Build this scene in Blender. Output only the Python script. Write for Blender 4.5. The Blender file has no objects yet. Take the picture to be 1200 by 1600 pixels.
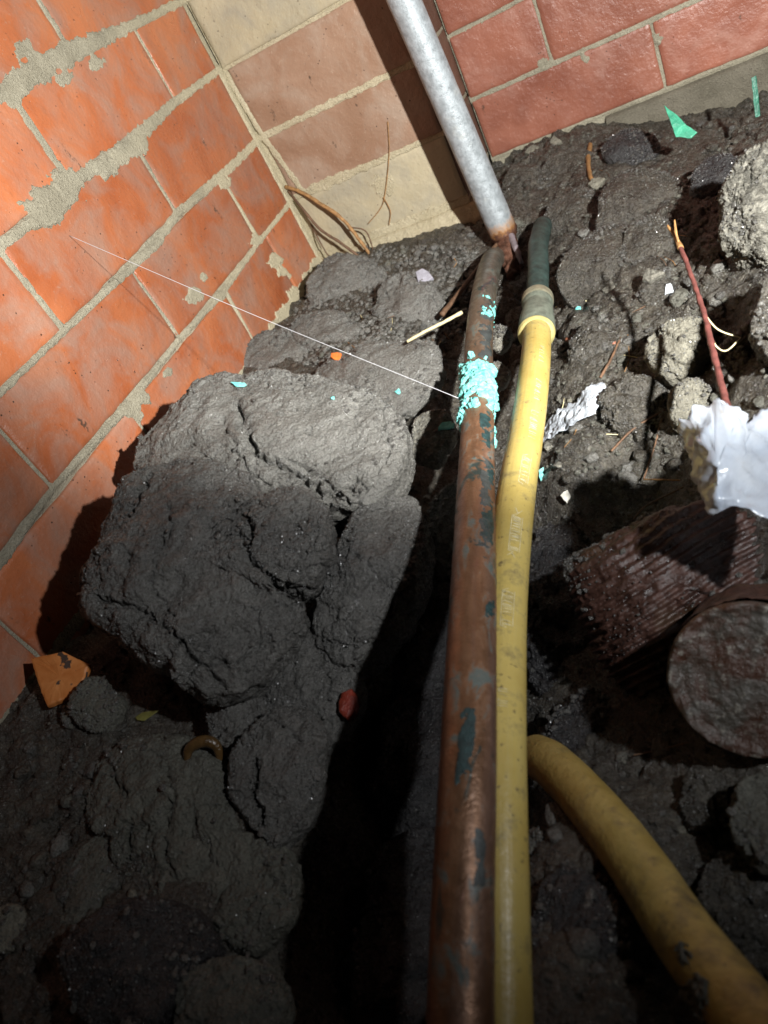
import bpy, math, random
import numpy as np
rng = np.random.RandomState(7); random.seed(7)
scene = bpy.context.scene
COL = scene.collection
MM = 0.001
# ------------------------------------------------------------------ camera
CAM = np.array([543.39, 991.82, -33.53])                 # millimetres
RR = np.array([[0.86868397, -0.24842469, -0.42857128],
               [-0.1580764, 0.68090947, -0.71510429],
               [-0.4694678, -0.68894664, -0.55222505]])   # rows: x = right of picture, y = down the picture, z = view direction
# the fitted frame is mirrored (x right, y toward viewer, z up is left-handed); mirror world x once, in to_world()
FPX = 1200.6
def ray(px, py): return RR.T @ np.array([(px-600)/FPX, (py-800)/FPX, 1.0])
def at(px, py, d): return CAM + d*ray(px, py)
def on_plane(px, py, p0, n):
    r = ray(px, py); return CAM + r*(np.dot(np.asarray(p0)-CAM, n)/np.dot(r, n))
def onx(px, py, x): return on_plane(px, py, (x, 0, 0), np.array([1., 0, 0]))
def ony(px, py, y): return on_plane(px, py, (0, y, 0), np.array([0, 1., 0]))
def onz(px, py, z): return on_plane(px, py, (0, 0, z), np.array([0, 0, 1.]))
def pix(P):
    c = (np.asarray(P)-CAM) @ RR.T
    return np.stack([600+FPX*c[..., 0]/c[..., 2], 800+FPX*c[..., 1]/c[..., 2]], -1)
def tw(P):            # millimetre frame -> Blender world metres (right-handed: y axis flipped so the corner runs away from the viewer)
    P = np.asarray(P, float); Q = P*MM; Q = Q.copy(); Q[..., 1] *= -1; return Q
from mathutils import Matrix, Vector
cam_d = bpy.data.cameras.new('camera'); cam = bpy.data.objects.new('camera', cam_d); COL.objects.link(cam)
cam_d.sensor_fit = 'VERTICAL'; cam_d.sensor_height = 32.0; cam_d.sensor_width = 24.0; cam_d.lens = FPX/1600*32
cam_d.clip_start = 0.01; cam_d.clip_end = 50
fl = np.array([1, -1, 1.])
rx, up, bk = RR[0]*fl, -RR[1]*fl, -RR[2]*fl
M = Matrix(((rx[0], up[0], bk[0], 0), (rx[1], up[1], bk[1], 0), (rx[2], up[2], bk[2], 0), (0, 0, 0, 1)))
M.translation = Vector(tw(CAM)); cam.matrix_world = M
cam_d.dof.use_dof = True; cam_d.dof.focus_distance = 0.66; cam_d.dof.aperture_fstop = 9
scene.camera = cam
# ------------------------------------------------------------------ night sky, torch
w = bpy.data.worlds.new('World'); scene.world = w; w.use_nodes = True
sky = w.node_tree.nodes.new('ShaderNodeTexSky'); sky.sky_type = 'NISHITA'; sky.sun_disc = False
sky.sun_elevation = math.radians(1); sky.sun_rotation = math.radians(200)
bg = w.node_tree.nodes['Background']; w.node_tree.links.new(sky.outputs[0], bg.inputs[0]); bg.inputs[1].default_value = 0.006
TORCH = np.array([790, 860, 5.]); AIM = np.array([235, 0, -92.])
def torch(name, power, half, blend, color, aim=AIM):
    l = bpy.data.lights.new(name, 'SPOT'); l.energy = power; l.spot_size = math.radians(half*2); l.spot_blend = blend
    l.color = color; l.shadow_soft_size = 0.009; o = bpy.data.objects.new(name, l); COL.objects.link(o)
    o.location = tw(TORCH); d = Vector(tw(aim)-tw(TORCH)); o.rotation_euler = d.to_track_quat('-Z', 'Y').to_euler(); return o
torch('torch_beam', 69, 42, 0.44, (1.0, 0.985, 0.93))
torch('torch_spill', 17.5, 75, 1.0, (0.96, 0.98, 1.0))
vs = scene.view_settings; vs.view_transform = 'Standard'; vs.look = 'None'; vs.exposure = 0; vs.gamma = 1; vs.use_curve_mapping = False
scene.cycles.use_denoising = True; scene.cycles.max_bounces = 6

# ------------------------------------------------------------------ noise
_p = np.random.RandomState(3).permutation(256); _p = np.concatenate([_p, _p, _p])
_g = np.random.RandomState(4).normal(size=(256, 3)); _g /= np.linalg.norm(_g, axis=1)[:, None]
def perlin(P):
    P = np.asarray(P, float); i = np.floor(P).astype(int); f = P-i; u = f*f*f*(f*(f*6-15)+10); i &= 255
    out = 0
    for dx in (0, 1):
        for dy in (0, 1):
            for dz in (0, 1):
                h = _p[_p[_p[(i[..., 0]+dx) & 255]+((i[..., 1]+dy) & 255)]+((i[..., 2]+dz) & 255)]
                g = _g[h]; d = f-np.array([dx, dy, dz])
                wgt = (u[..., 0] if dx else 1-u[..., 0])*(u[..., 1] if dy else 1-u[..., 1])*(u[..., 2] if dz else 1-u[..., 2])
                out = out+wgt*(g*d).sum(-1)
    return out*1.5
def fbm(P, o=4, gain=.5, ridged=False):
    s = 0; a = 1; P = np.asarray(P, float)
    for k in range(o):
        n = perlin(P*2**k+17.3*k)
        s = s+a*((1-2*np.abs(n)) if ridged else n); a *= gain
    return s
_j = np.random.RandomState(5).rand(256, 3)
def worley(P):       # F1, F2
    P = np.asarray(P, float); i = np.floor(P).astype(int); f1 = np.full(P.shape[:-1], 9.); f2 = f1.copy()
    for dx in (-1, 0, 1):
        for dy in (-1, 0, 1):
            for dz in (-1, 0, 1):
                c = i+np.array([dx, dy, dz]); k = c & 255
                h = _p[_p[_p[k[..., 0]]+k[..., 1]]+k[..., 2]]
                d = np.sqrt(((c+_j[h]-P)**2).sum(-1))
                m = d < f1; f2 = np.where(m, f1, np.minimum(f2, d)); f1 = np.where(m, d, f1)
    return f1, f2
def sstep(a, b, x): t = np.clip((x-a)/(b-a), 0, 1); return t*t*(3-2*t)
def seg_dist(Q, pts):      # distance of points Q (n,2) to a polyline
    best = np.full(Q.shape[0], 1e9)
    for a, b in zip(pts[:-1], pts[1:]):
        a = np.array(a, float); b = np.array(b, float); ab = b-a
        t = np.clip(((Q-a)@ab)/(ab@ab+1e-9), 0, 1); best = np.minimum(best, np.linalg.norm(Q-a-t[:, None]*ab, axis=1))
    return best

# ------------------------------------------------------------------ mesh helpers
def mesh_np(name, V, F, mat=None, uv=None, smooth=True, origin=None, flip=False):
    """V in the millimetre frame; F (n,3) or (n,4) array."""
    W = tw(V); o0 = tw(origin) if origin is not None else W.mean(0); W = W-o0
    F = np.asarray(F)
    if not flip: F = F[:, ::-1]         # the y flip turns faces inside out
    k = F.shape[1]
    me = bpy.data.meshes.new(name); me.vertices.add(len(W)); me.vertices.foreach_set('co', W.astype(np.float32).ravel())
    me.loops.add(F.size); me.loops.foreach_set('vertex_index', F.ravel().astype(np.int32))
    me.polygons.add(len(F)); me.polygons.foreach_set('loop_start', np.arange(0, F.size, k, dtype=np.int32))
    try: me.polygons.foreach_set('loop_total', np.full(len(F), k, dtype=np.int32))
    except Exception: pass
    me.polygons.foreach_set('use_smooth', np.full(len(F), smooth, dtype=bool))
    if uv is not None:
        l = me.uv_layers.new(name='UVMap'); l.data.foreach_set('uv', np.asarray(uv, np.float32)[F.ravel()].ravel())
    me.update(calc_edges=True); me.validate()
    if mat: me.materials.append(mat)
    o = bpy.data.objects.new(name, me); o.location = o0; COL.objects.link(o); return o
def grid_faces(nu, nv):
    a = np.arange(nu*nv).reshape(nu, nv)
    return np.stack([a[:-1, :-1], a[1:, :-1], a[1:, 1:], a[:-1, 1:]], -1).reshape(-1, 4)
def tag(o, label=None, cat=None, group=None, kind=None):
    if label: o['label'] = label
    if cat: o['category'] = cat
    if group: o['group'] = group
    if kind: o['kind'] = kind
    return o
def parent(ch, p):
    ch.parent = p; ch.location = ch.location-p.location; return ch
def empty(name, P): 
    o = bpy.data.objects.new(name, None); o.location = tw(P); o.empty_display_size = .02; COL.objects.link(o); return o

# ------------------------------------------------------------------ materials
class NT:
    def __init__(s, name):
        s.m = bpy.data.materials.new(name); s.m.use_nodes = True; s.t = s.m.node_tree; s.b = s.t.nodes['Principled BSDF']
        s.tc = s.t.nodes.new('ShaderNodeTexCoord'); s.co = s.tc.outputs['Object']
    def n(s, ty, **kw):
        x = s.t.nodes.new(ty)
        for k, v in kw.items(): setattr(x, k, v)
        return x
    def l(s, a, b): s.t.links.new(a, b)
    def noise(s, scale, detail=4, rough=.55, dist=0, co=None, vec=None):
        x = s.n('ShaderNodeTexNoise'); x.inputs['Scale'].default_value = scale; x.inputs['Detail'].default_value = detail
        x.inputs['Roughness'].default_value = rough; x.inputs['Distortion'].default_value = dist; s.l(co or s.co, x.inputs['Vector']); return x.outputs[0]
    def vor(s, scale, feature='F1', co=None):
        x = s.n('ShaderNodeTexVoronoi', feature=feature); x.inputs['Scale'].default_value = scale; s.l(co or s.co, x.inputs['Vector']); return x.outputs[0]
    def ramp(s, fac, a, b, lo=0., hi=1.):
        x = s.n('ShaderNodeMapRange', clamp=True); x.inputs[1].default_value = a; x.inputs[2].default_value = b; x.inputs[3].default_value = lo; x.inputs[4].default_value = hi
        s.l(fac, x.inputs[0]); return x.outputs[0]
    def mix(s, fac, a, b):
        x = s.n('ShaderNodeMix', data_type='RGBA')
        for sock, v in ((x.inputs[0], fac), (x.inputs[6], a), (x.inputs[7], b)):
            if isinstance(v, (int, float)): sock.default_value = v
            elif isinstance(v, tuple): sock.default_value = (*v, 1)
            else: s.l(v, sock)
        return x.outputs[2]
    def math(s, op, a, b=0.):
        x = s.n('ShaderNodeMath', operation=op)
        for sock, v in ((x.inputs[0], a), (x.inputs[1], b)):
            if isinstance(v, (int, float)): sock.default_value = v
            else: s.l(v, sock)
        return x.outputs[0]
    def scaled(s, v, src=None):
        x = s.n('ShaderNodeMapping'); x.inputs['Scale'].default_value = v; s.l(src or s.co, x.inputs[0]); return x.outputs[0]
    def bump(s, h, dist, prev=None, strength=1.):
        x = s.n('ShaderNodeBump'); x.inputs['Distance'].default_value = dist; x.inputs['Strength'].default_value = strength; s.l(h, x.inputs['Height'])
        if prev: s.l(prev, x.inputs['Normal'])
        return x.outputs[0]
    def out(s, col=None, rough=None, nor=None, metal=None, spec=None, **kw):
        for k, v in (('Base Color', col), ('Roughness', rough), ('Normal', nor), ('Metallic', metal), ('Specular IOR Level', spec)):
            if v is None: continue
            if isinstance(v, tuple): s.b.inputs[k].default_value = (*v, 1)
            elif isinstance(v, (int, float)): s.b.inputs[k].default_value = v
            else: s.l(v, s.b.inputs[k])
        for k, v in kw.items(): s.b.inputs[k].default_value = v
        return s.m

def earth(name, dark, mid, pale, pf=.62, wet=.5, fine=1.):
    s = NT(name)
    a = s.noise(26, 6, .68); b = s.noise(160, 6, .65); c = s.noise(900, 4, .7); v = s.vor(420)
    col = s.mix(s.ramp(a, .35, .68), dark, mid)
    col = s.mix(s.math('MULTIPLY', s.ramp(b, pf-.06, pf+.12), .6), col, pale)
    col = s.mix(s.math('MULTIPLY', s.ramp(c, .45, .75), .3), col, tuple(x*1.6 for x in mid))
    col = s.mix(s.math('MULTIPLY', s.ramp(c, .42, .30), .7), col, tuple(x*.35 for x in dark))
    r = s.ramp(s.noise(420, 3, .6), .42, .60, .70-.54*wet, .80-.18*wet)
    n = s.bump(b, .0022*fine); n = s.bump(c, .0016*fine, n); n = s.bump(v, .0009*fine, n)
    m = s.out(col, r, n, spec=.5+.25*wet); s.l(s.ramp(s.noise(55, 4, .6), .42, .56, .15*wet, .85*wet), s.b.inputs['Coat Weight']); s.b.inputs['Coat Roughness'].default_value = .14; s.b.inputs['Coat IOR'].default_value = 1.6; gl = s.bump(s.noise(430, 4, .75), .0065, n); s.l(gl, s.b.inputs['Coat Normal']); return m
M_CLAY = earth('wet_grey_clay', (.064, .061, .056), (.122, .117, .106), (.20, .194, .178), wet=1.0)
M_CLAYP = earth('pale_grey_beam_lit_clay', (.110, .106, .095), (.185, .179, .162), (.29, .28, .25), wet=1.0)  # paler than the wet clay, partly the beam's brightness put into the colour
M_DARK = earth('black_soil_and_shade', (.013, .012, .013), (.026, .024, .025), (.07, .062, .055), wet=.9)  # also colours the lumps added as trench shade
M_SOIL = earth('dark_brown_soil', (.021, .018, .014), (.080, .070, .054), (.20, .18, .14), pf=.60, wet=1.0)
M_OLIVE = earth('olive_grey_clay', (.075, .074, .060), (.138, .134, .108), (.21, .20, .165), wet=.6)
M_STONE = earth('dirty_pale_stone', (.05, .046, .036), (.17, .16, .13), (.38, .36, .30), pf=.52, wet=.6, fine=1.)
M_CREAMCLAY = earth('cream_clay', (.13, .12, .095), (.24, .225, .175), (.36, .34, .27), pf=.55, wet=.4)

def brick_mat(name, c1, c2, bloom, bloomf, dirt=(.05, .035, .025), rough=.42):
    s = NT(name)
    oi = s.n('ShaderNodeObjectInfo'); rnd = oi.outputs['Random']
    comb = s.n('ShaderNodeVectorMath', operation='ADD'); s.l(s.co, comb.inputs[0])
    sc = s.n('ShaderNodeVectorMath', operation='SCALE'); sc.inputs[0].default_value = (3.1, 1.7, 2.3); s.l(rnd, sc.inputs['Scale']); s.l(sc.outputs[0], comb.inputs[1])
    co = comb.outputs[0]
    a = s.noise(14, 4, .5, .4, co); b = s.noise(19, 6, .6, .8, co); f = s.noise(220, 5, .7, 0, co)
    col = s.mix(s.ramp(a, .35, .65), c1, c2)
    col = s.mix(s.math('MULTIPLY', s.ramp(b, bloomf-.05, bloomf+.2), .62), col, bloom)
    col = s.mix(s.math('MULTIPLY', s.ramp(f, .60, .70), .35), col, tuple(min(1, x*1.5) for x in bloom))
    st = s.noise(60, 3, .5, 0, s.scaled((1, 1, .35), co))
    fl = s.math('MULTIPLY', s.ramp(st, .70, .74), s.ramp(s.noise(300, 2, .5, 0, co), .45, .55))
    col = s.mix(s.math('MULTIPLY', fl, .85), col, dirt)
    pits = s.ramp(s.vor(150, co=co), .13, .07)
    pm = s.math('MULTIPLY', pits, s.ramp(s.noise(30, 2, .5, 0, co), .5, .62)); col = s.mix(pm, col, dirt)
    val = s.n('ShaderNodeHueSaturation'); s.l(col, val.inputs['Color']); s.l(s.ramp(rnd, 0, 1, .82, 1.12), val.inputs['Value'])
    n = s.bump(f, .0006); n = s.bump(s.noise(50, 4, .6, 0, co), .0022, n); n = s.bump(s.math('SUBTRACT', 1., pm), .0008, n)
    return s.out(val.outputs[0], s.ramp(b, .35, .65, rough-.16, rough+.12), n, spec=.5)
M_BRO = brick_mat('orange_brick', (.33, .092, .034), (.41, .138, .058), (.27, .19, .15), .47)
M_BRR = brick_mat('red_brick', (.21, .072, .046), (.30, .115, .075), (.36, .20, .155), .60, rough=.4)
M_BRP = brick_mat('pinkish_brown_brick', (.30, .175, .112), (.38, .245, .17), (.40, .31, .24), .50)
M_BRC = brick_mat('cream_rendered_brick', (.38, .325, .215), (.46, .40, .275), (.28, .26, .21), .50, dirt=(.06, .05, .04), rough=.6)
M_BRD = brick_mat('darker_brown_brick', (.10, .05, .032), (.15, .08, .055), (.12, .09, .07), .58, rough=.55)  # darker brown for the pier's return face
def mortar_mat(name, a, b, c, corner=None):
    s = NT(name); n1 = s.noise(24, 5, .6); n2 = s.noise(420, 5, .7); n3 = s.vor(700)
    col = s.mix(s.ramp(n1, .35, .65), a, b); col = s.mix(s.ramp(n2, .55, .75), col, c)
    col = s.mix(s.math('MULTIPLY', s.ramp(n2, .40, .30), .8), col, (.10, .09, .07))
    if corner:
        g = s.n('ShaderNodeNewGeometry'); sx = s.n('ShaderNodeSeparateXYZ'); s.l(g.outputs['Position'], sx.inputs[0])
        d = s.math('ADD', s.math('ADD', sx.outputs[1], s.math('MULTIPLY', sx.outputs[2], -.55)), s.math('MULTIPLY', s.math('SUBTRACT', n1, .5), .25)); col = s.mix(s.ramp(d, -.22, .08, 0, .85), col, corner)  # cream toward the corner: slurry tone plus torch light put into the colour
    nn = s.bump(n2, .0022); nn = s.bump(n3, .0007, nn)
    return s.out(col, .72, nn, spec=.35)
M_MOR = mortar_mat('grey_lime_mortar', (.27, .245, .18), (.37, .34, .255), (.50, .465, .37))
M_MORL = mortar_mat('lime_mortar_cream_and_lit_at_corner', (.27, .245, .18), (.37, .34, .255), (.50, .465, .37), (.56, .49, .33))
M_MORC = mortar_mat('cream_mortar', (.44, .38, .25), (.54, .475, .33), (.62, .56, .42))

def simple(name, col, rough=.5, metal=0, scale=80, var=.35, bump=.0005, **kw):
    s = NT(name); n1 = s.noise(scale, 5, .6); n2 = s.noise(scale*6, 4, .6)
    c = s.mix(s.ramp(n1, .3, .7), tuple(x*(1-var) for x in col), tuple(min(1, x*(1+var*.6)) for x in col))
    c = s.mix(s.math('MULTIPLY', s.ramp(n2, .55, .75), .4), c, tuple(x*.4 for x in col))
    return s.out(c, rough, s.bump(n2, bump), metal, **kw)

# ------------------------------------------------------------------ swept tubes
def catmull(P, n):
    P = np.asarray(P, float); Q = np.vstack([2*P[0]-P[1], P, 2*P[-1]-P[-2]]); seg = len(P)-1; out = []
    for t in np.linspace(0, seg-1e-6, n):
        i = int(t); u = t-i; a, b, c, d = Q[i:i+4]
        out.append(.5*((2*b)+(-a+c)*u+(2*a-5*b+4*c-d)*u*u+(-a+3*b-3*c+d)*u**3))
    out = np.array(out); L = np.concatenate([[0], np.cumsum(np.linalg.norm(np.diff(out, axis=0), axis=1))])
    s = np.linspace(0, L[-1], n); return np.stack([np.interp(s, L, out[:, k]) for k in range(3)], 1), s
def frames(C_):
    T = np.gradient(C_, axis=0); T /= np.linalg.norm(T, axis=1)[:, None]
    ref = -ray(600, 800); N = ref-(T@ref)[:, None]*T; N /= np.linalg.norm(N, axis=1)[:, None]; return T, N, np.cross(T, N)
def tube(name, pts, r, mat, n=40, seg=16, disp=None, cap=True, spline=True):
    """r: number or f(s 0..1); disp(P, u, s)->mm; u is the angle from the camera-facing side."""
    C_, s = catmull(pts, n); T, N, B = frames(C_); t = s/s[-1]
    R_ = np.array([r(x) for x in t]) if callable(r) else np.full(n, float(r))
    a = np.linspace(0, 2*np.pi, seg, endpoint=False)+np.pi
    dirs = N[:, None]*np.cos(a)[None, :, None]+B[:, None]*np.sin(a)[None, :, None]
    V = C_[:, None]+dirs*R_[:, None, None]
    if disp is not None: V = V+dirs*disp(V, a[None, :]+0*t[:, None], s[:, None]+0*a[None, :])[..., None]
    UV = np.stack(np.broadcast_arrays((a/(2*np.pi))[None, :]*1., s[:, None]*MM), -1).reshape(-1, 2)
    V = V.reshape(-1, 3); idx = np.arange(n*seg).reshape(n, seg); nx = np.roll(idx, -1, 1)
    F = np.stack([idx[:-1], idx[1:], nx[1:], nx[:-1]], -1).reshape(-1, 4)
    if cap:
        V = np.vstack([V, C_[0]-T[0]*R_[0]*.15, C_[-1]+T[-1]*R_[-1]*.15]); UV = np.vstack([UV, [0, 0], [0, s[-1]*MM]])
        c0 = np.stack([np.full(seg, n*seg), idx[0], nx[0], nx[0]], -1); c1 = np.stack([np.full(seg, n*seg+1), nx[-1], idx[-1], idx[-1]], -1)
        o = bpy_ngon(name, V, [*F.tolist(), *[x[:3] for x in c0.tolist()], *[x[:3] for x in c1.tolist()]], mat, UV)
        return o
    return mesh_np(name, V, F[:, ::-1], mat, UV)
def bpy_ngon(name, V, F, mat, UV=None, smooth=True, flipf=False):
    W = tw(V); o0 = W.mean(0); me = bpy.data.meshes.new(name)
    me.from_pydata((W-o0).tolist(), [], F if not flipf else [f[::-1] for f in F])
    if UV is not None:
        l = me.uv_layers.new(name='UVMap'); li = np.zeros(len(me.loops), np.int32); me.loops.foreach_get('vertex_index', li); l.data.foreach_set('uv', np.asarray(UV, np.float32)[li].ravel())
    me.polygons.foreach_set('use_smooth', [smooth]*len(me.polygons)); me.materials.append(mat); me.update()
    o = bpy.data.objects.new(name, me); o.location = o0; COL.objects.link(o); return o

# ================================================================== WALLS
def brick(name, quad, F_, mat, par, nu=26, nv=11, gap=(3.5, 4)):
    """quad: four (a,b) corners (a0b0, a1b0, a1b1, a0b1) on the wall plane; F_(a,b,h)->P."""
    q = np.array(quad, float); su = np.concatenate([[0, 0, .006, .03], np.linspace(.08, .92, nu-8), [.97, .994, 1, 1]]); sv = np.concatenate([[0, 0, .015, .06], np.linspace(.15, .85, nv-8), [.94, .985, 1, 1]])
    hu = np.zeros(nu); hv = np.zeros(nv)
    for h in (hu, hv): h[0] = h[-1] = -13; h[1] = h[-2] = -1.6; h[2] = h[-3] = -.35
    U, V_ = np.meshgrid(su, sv, indexing='ij'); H = np.minimum(hu[:, None], hv[None, :])
    A = ((1-U)*(1-V_))[..., None]*q[0]+(U*(1-V_))[..., None]*q[1]+(U*V_)[..., None]*q[2]+((1-U)*V_)[..., None]*q[3]
    c = q.mean(0); ext = np.abs(q-c).mean(0)*2; A = c+(A-c)*(1-np.array(gap)/ext)
    P3 = np.stack([A[..., 0]*.05, A[..., 1]*.05, 0*A[..., 0]+hash(str(quad)) % 17], -1) if False else np.stack([A[..., 0]*.06, A[..., 1]*.06, np.full(A.shape[:2], c[0]*.01)], -1)
    edge = np.minimum(np.minimum(U, 1-U)*8, np.minimum(V_, 1-V_)*4).clip(0, 1)
    wob = (1-edge)*1.5
    A = A+np.stack([perlin(P3*1.6)*wob, perlin(P3*1.6+9)*wob], -1)
    H = H+perlin(P3*.4)*.8*(H > -10)+perlin(P3*3)*.15
    V3 = F_(A[..., 0], A[..., 1], H).reshape(-1, 3)
    o = mesh_np('brick', V3, grid_faces(nu, nv), mat); parent(o, par); return o
FL = lambda a, b, h: np.stack([h+0*a, a, b], -1)              # left wall: a = y, b = z
FP = lambda a, b, h: np.stack([a, h+0*a, b], -1)              # pier front
FR = lambda a, b, h: np.stack([a, -163+h+0*a, b], -1)         # right wall
FS = lambda a, b, h: np.stack([236+h+0*a, -a, b], -1)         # pier return face: a = depth behind the face
def mortar(name, ax, bx, F_, h, mat, par, flip=False, uv=None):
    A, B = np.meshgrid(ax, bx, indexing='ij'); H = h(A, B)
    o = mesh_np(name, F_(A, B, H).reshape(-1, 3), grid_faces(len(ax), len(bx)), mat, flip=flip); parent(o, par); return o
def joints_h(beds, heads, blobs, F_, base=-3.2, top=.9, seed=0.):
    """beds: [(f(a)->b, halfwidth, top)], heads: [(a0,b0,a1,b1,halfwidth,top)], blobs: [(px,py,rpx,top)]"""
    def h(A, B):
        P = np.stack([A*.09, B*.09, np.full(A.shape, seed)], -1); n = fbm(P, 3); n2 = .4*fbm(P*3, 2)
        H = np.full(A.shape, base)
        for f, wd, tp in beds:
            wv = wd*(1+.45*n+.25*n2) if not callable(wd) else wd(A)*(1+.45*n+.25*n2)
            H = np.maximum(H, base+(tp-base)*sstep(1.4, -.6, np.abs(B-f(A))-wv))
        for a0, b0, a1, b1, wd, tp in heads:
            d = seg_dist(np.stack([A.ravel(), B.ravel()], 1), [(a0, b0), (a1, b1)]).reshape(A.shape)
            H = np.maximum(H, base+(tp-base)*sstep(1.4, -.6, d-wd*(1+.4*n+.3*n2)))
        if blobs:
            Q = pix(F_(A, B, 0*A))
            for px, py, r, tp in blobs:
                d = np.hypot(Q[..., 0]-px, Q[..., 1]-py); H = np.maximum(H, base+(tp-base)*sstep(.18, -.10, d/r-1-.45*n-.35*n2))
        return H+(.5*n2+.35*fbm(P*11, 2))*(H > base+1)
    return h
def poly(ys, zs): return lambda a: np.interp(a, ys, zs)
# ---- left wall
LW = empty('brick_wall', (0, 0, -350)); tag(LW, 'orange brick wall with smeared grey mortar, light sheen, running down the left side', 'wall')
yA = [-20, 11, 124, 251, 308, 361, 1300]; fA = poly(yA, [-1, -1, 0, 5, 4, 0, 0])
fB = poly([-20, 132, 233, 352, 434, 481, 1300], [-80, -81, -87, -85, -91, -92, -92])
fC = poly([-20, 130, 241, 306, 478, 577, 1300], [-172, -172, -168, -177, -174, -174, -174])
fD = poly([-20, 122, 247, 354, 479, 523, 601, 677, 1300], [-259, -260, -266, -260, -264, -261, -257, -264, -264])
fE = lambda a: np.full_like(np.asarray(a, float), -346.); fU = lambda a: np.full_like(np.asarray(a, float), 86.); fU2 = lambda a: np.full_like(np.asarray(a, float), 172.); fF = lambda a: np.full_like(np.asarray(a, float), -432.)
rowsL = [(fU2, fU, [0, 120, 360, 600, 840]), (fU, fA, [0, 249, 487, 727, 967]), (fA, fB, [0, 127, 359.5, 600, 840, 1080]), (fB, fC, [0, 241, 482, 722, 962]), (fC, fD, [0, 122, 357, 600, 840, 1080]), (fD, fE, [0, 100, 243, 477, 717, 957]), (fE, fF, [0, 120, 360, 600, 840])]
for ft, fb_, hs in rowsL:
    for a0, a1 in zip(hs[:-1], hs[1:]):
        a0_ = a0+(6 if a0 == 0 else 0)
        brick('brick', [(a0_, fb_(a0)), (a1, fb_(a1)), (a1, ft(a1)), (a0_, ft(a0))], FL, M_BRO, LW)
axL = np.concatenate([np.arange(-6, 780, 1.7), np.arange(780, 1100, 12)]); bxL = np.concatenate([np.arange(-440, -400, 8), np.arange(-400, 70, 1.7), np.arange(70, 180, 8)])
wA = lambda A: np.interp(A, [0, 120, 200, 330, 380, 900], [4, 5, 7.5, 10, 7, 5]); wB = lambda A: np.interp(A, [0, 120, 190, 240, 330, 380, 900], [4, 4.5, 6.5, 7, 6, 5, 4]); wC = lambda A: np.interp(A, [0, 130, 250, 400, 900], [5, 5.5, 4.5, 3, 2.6]); wD = lambda A: np.interp(A, [0, 150, 300, 500, 620, 900], [3.5, 3, 3, 2.6, 3, 3])
blobs = [(72, 325, 34, 3.0), (100, 295, 28, 2.4), (165, 262, 18, 2.6), (190, 240, 18, 1.8), (215, 228, 18, 1.2), (20, 150, 18, 1.2), (62, 105, 26, 1.0), (95, 92, 22, 1.0), (35, 75, 16, .35), (150, 98, 12, .5),
         (350, 285, 10, 1.4), (302, 462, 14, 1.3), (318, 433, 6, 1.2), (345, 462, 9, 1.0), (205, 640, 17, 1.2), (222, 622, 12, 1.2), (262, 582, 8, .8), (400, 375, 10, 1.3), (430, 408, 11, 1.3), (440, 425, 8, 1.6),
         (497, 412, 12, 1.6), (482, 435, 12, 1.5), (462, 462, 14, 1.5), (445, 490, 13, 1.4), (428, 512, 10, 1.2), (62, 345, 14, .8), (100, 120, 14, .8)]
hl = joints_h([(fU, 5, .6), (fA, wA, 1.2), (fB, wB, 1.0), (fC, wC, .9), (fD, wD, .7), (fE, 6, .6)],
    [(249, 0, 249, 80, 3.5, .8), (487, 0, 487, 80, 3.5, .5), (127, -5, 128, -77, 1.1, .5), (359, 0, 360, -84, 4.5, 1.0), (600, 0, 600, -84, 3, .5), (240, -90, 242, -166, 2.2, .8), (483, -95, 480, -172, 3.2, .8), (124, -179, 119, -255, 2.4, .9), (358, -179, 354, -260, 1.2, -.2), (600, -180, 600, -256, 1.2, -.8), (112, -290, 97, -322, 3, 1.4), (240, -270, 247, -343, 2.2, .8), (479, -265, 474, -344, 1.5, 0)],
    blobs, FL, seed=1.)
def hl2(A, B):
    H = hl(A, B); n = fbm(np.stack([A*.2, B*.08, A*0+4], -1), 3)
    ed = sstep(3, 0, A-7-3*n)*(B < -84); return np.maximum(H, -3+4.6*ed)
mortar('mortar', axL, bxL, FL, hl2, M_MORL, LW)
# ---- pier between the left wall and the right wall
PW = empty('brick_pier', (118, -80, -350)); tag(PW, 'narrow corner pier of cream and pinkish brown bricks crossed by a dark pipe shadow', 'wall')
rowsP = [(258, 172, M_BRP), (172, 86, M_BRC), (86, 0, M_BRC), (0, -81, M_BRC), (-81, -170, M_BRP), (-170, -255, M_BRP), (-255, -341, M_BRC)]
for k, (zt, zb, m) in enumerate(rowsP):
    brick('brick', [(6 if zt < -50 else 1, zb-2), (236, zb), (236, zt), (6 if zt < -50 else 1, zt-2)], FP, m, PW)
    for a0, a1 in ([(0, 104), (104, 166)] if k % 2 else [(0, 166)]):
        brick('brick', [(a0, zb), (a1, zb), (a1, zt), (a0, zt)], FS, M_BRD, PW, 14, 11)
ph = joints_h([(lambda a: -83+0*a, 2.2, -.8), (lambda a: -170+0*a, 4, .7), (lambda a: -255+0*a, lambda A: np.interp(A, [0, 60, 110, 240], [3, 8, 5, 2.5]), 1.0), (lambda a: -341+0*a, 6, 1.6), (lambda a: 0*a, 4, .3)], [(3, -90, 9, -170, 3.5, 1.4), (9, -170, 26, -260, 4, 1.2)], [(600, 290, 18, .5)], FP, seed=3.)
mortar('mortar', np.concatenate([np.arange(0, 236, 1.6), [235.5]]), np.concatenate([np.arange(-400, 20, 1.6), np.arange(20, 258, 8)]), FP, ph, M_MORC, PW, flip=True)
mortar('mortar', np.arange(.5, 166, 4), np.arange(-420, 258, 4), FS, joints_h([(lambda a, z=z: z+0*a, 3, -1.) for z in (-341, -255, -170, -81, 0, 86)], [], [], FS, seed=4.), M_MOR, PW, flip=True)
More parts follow.
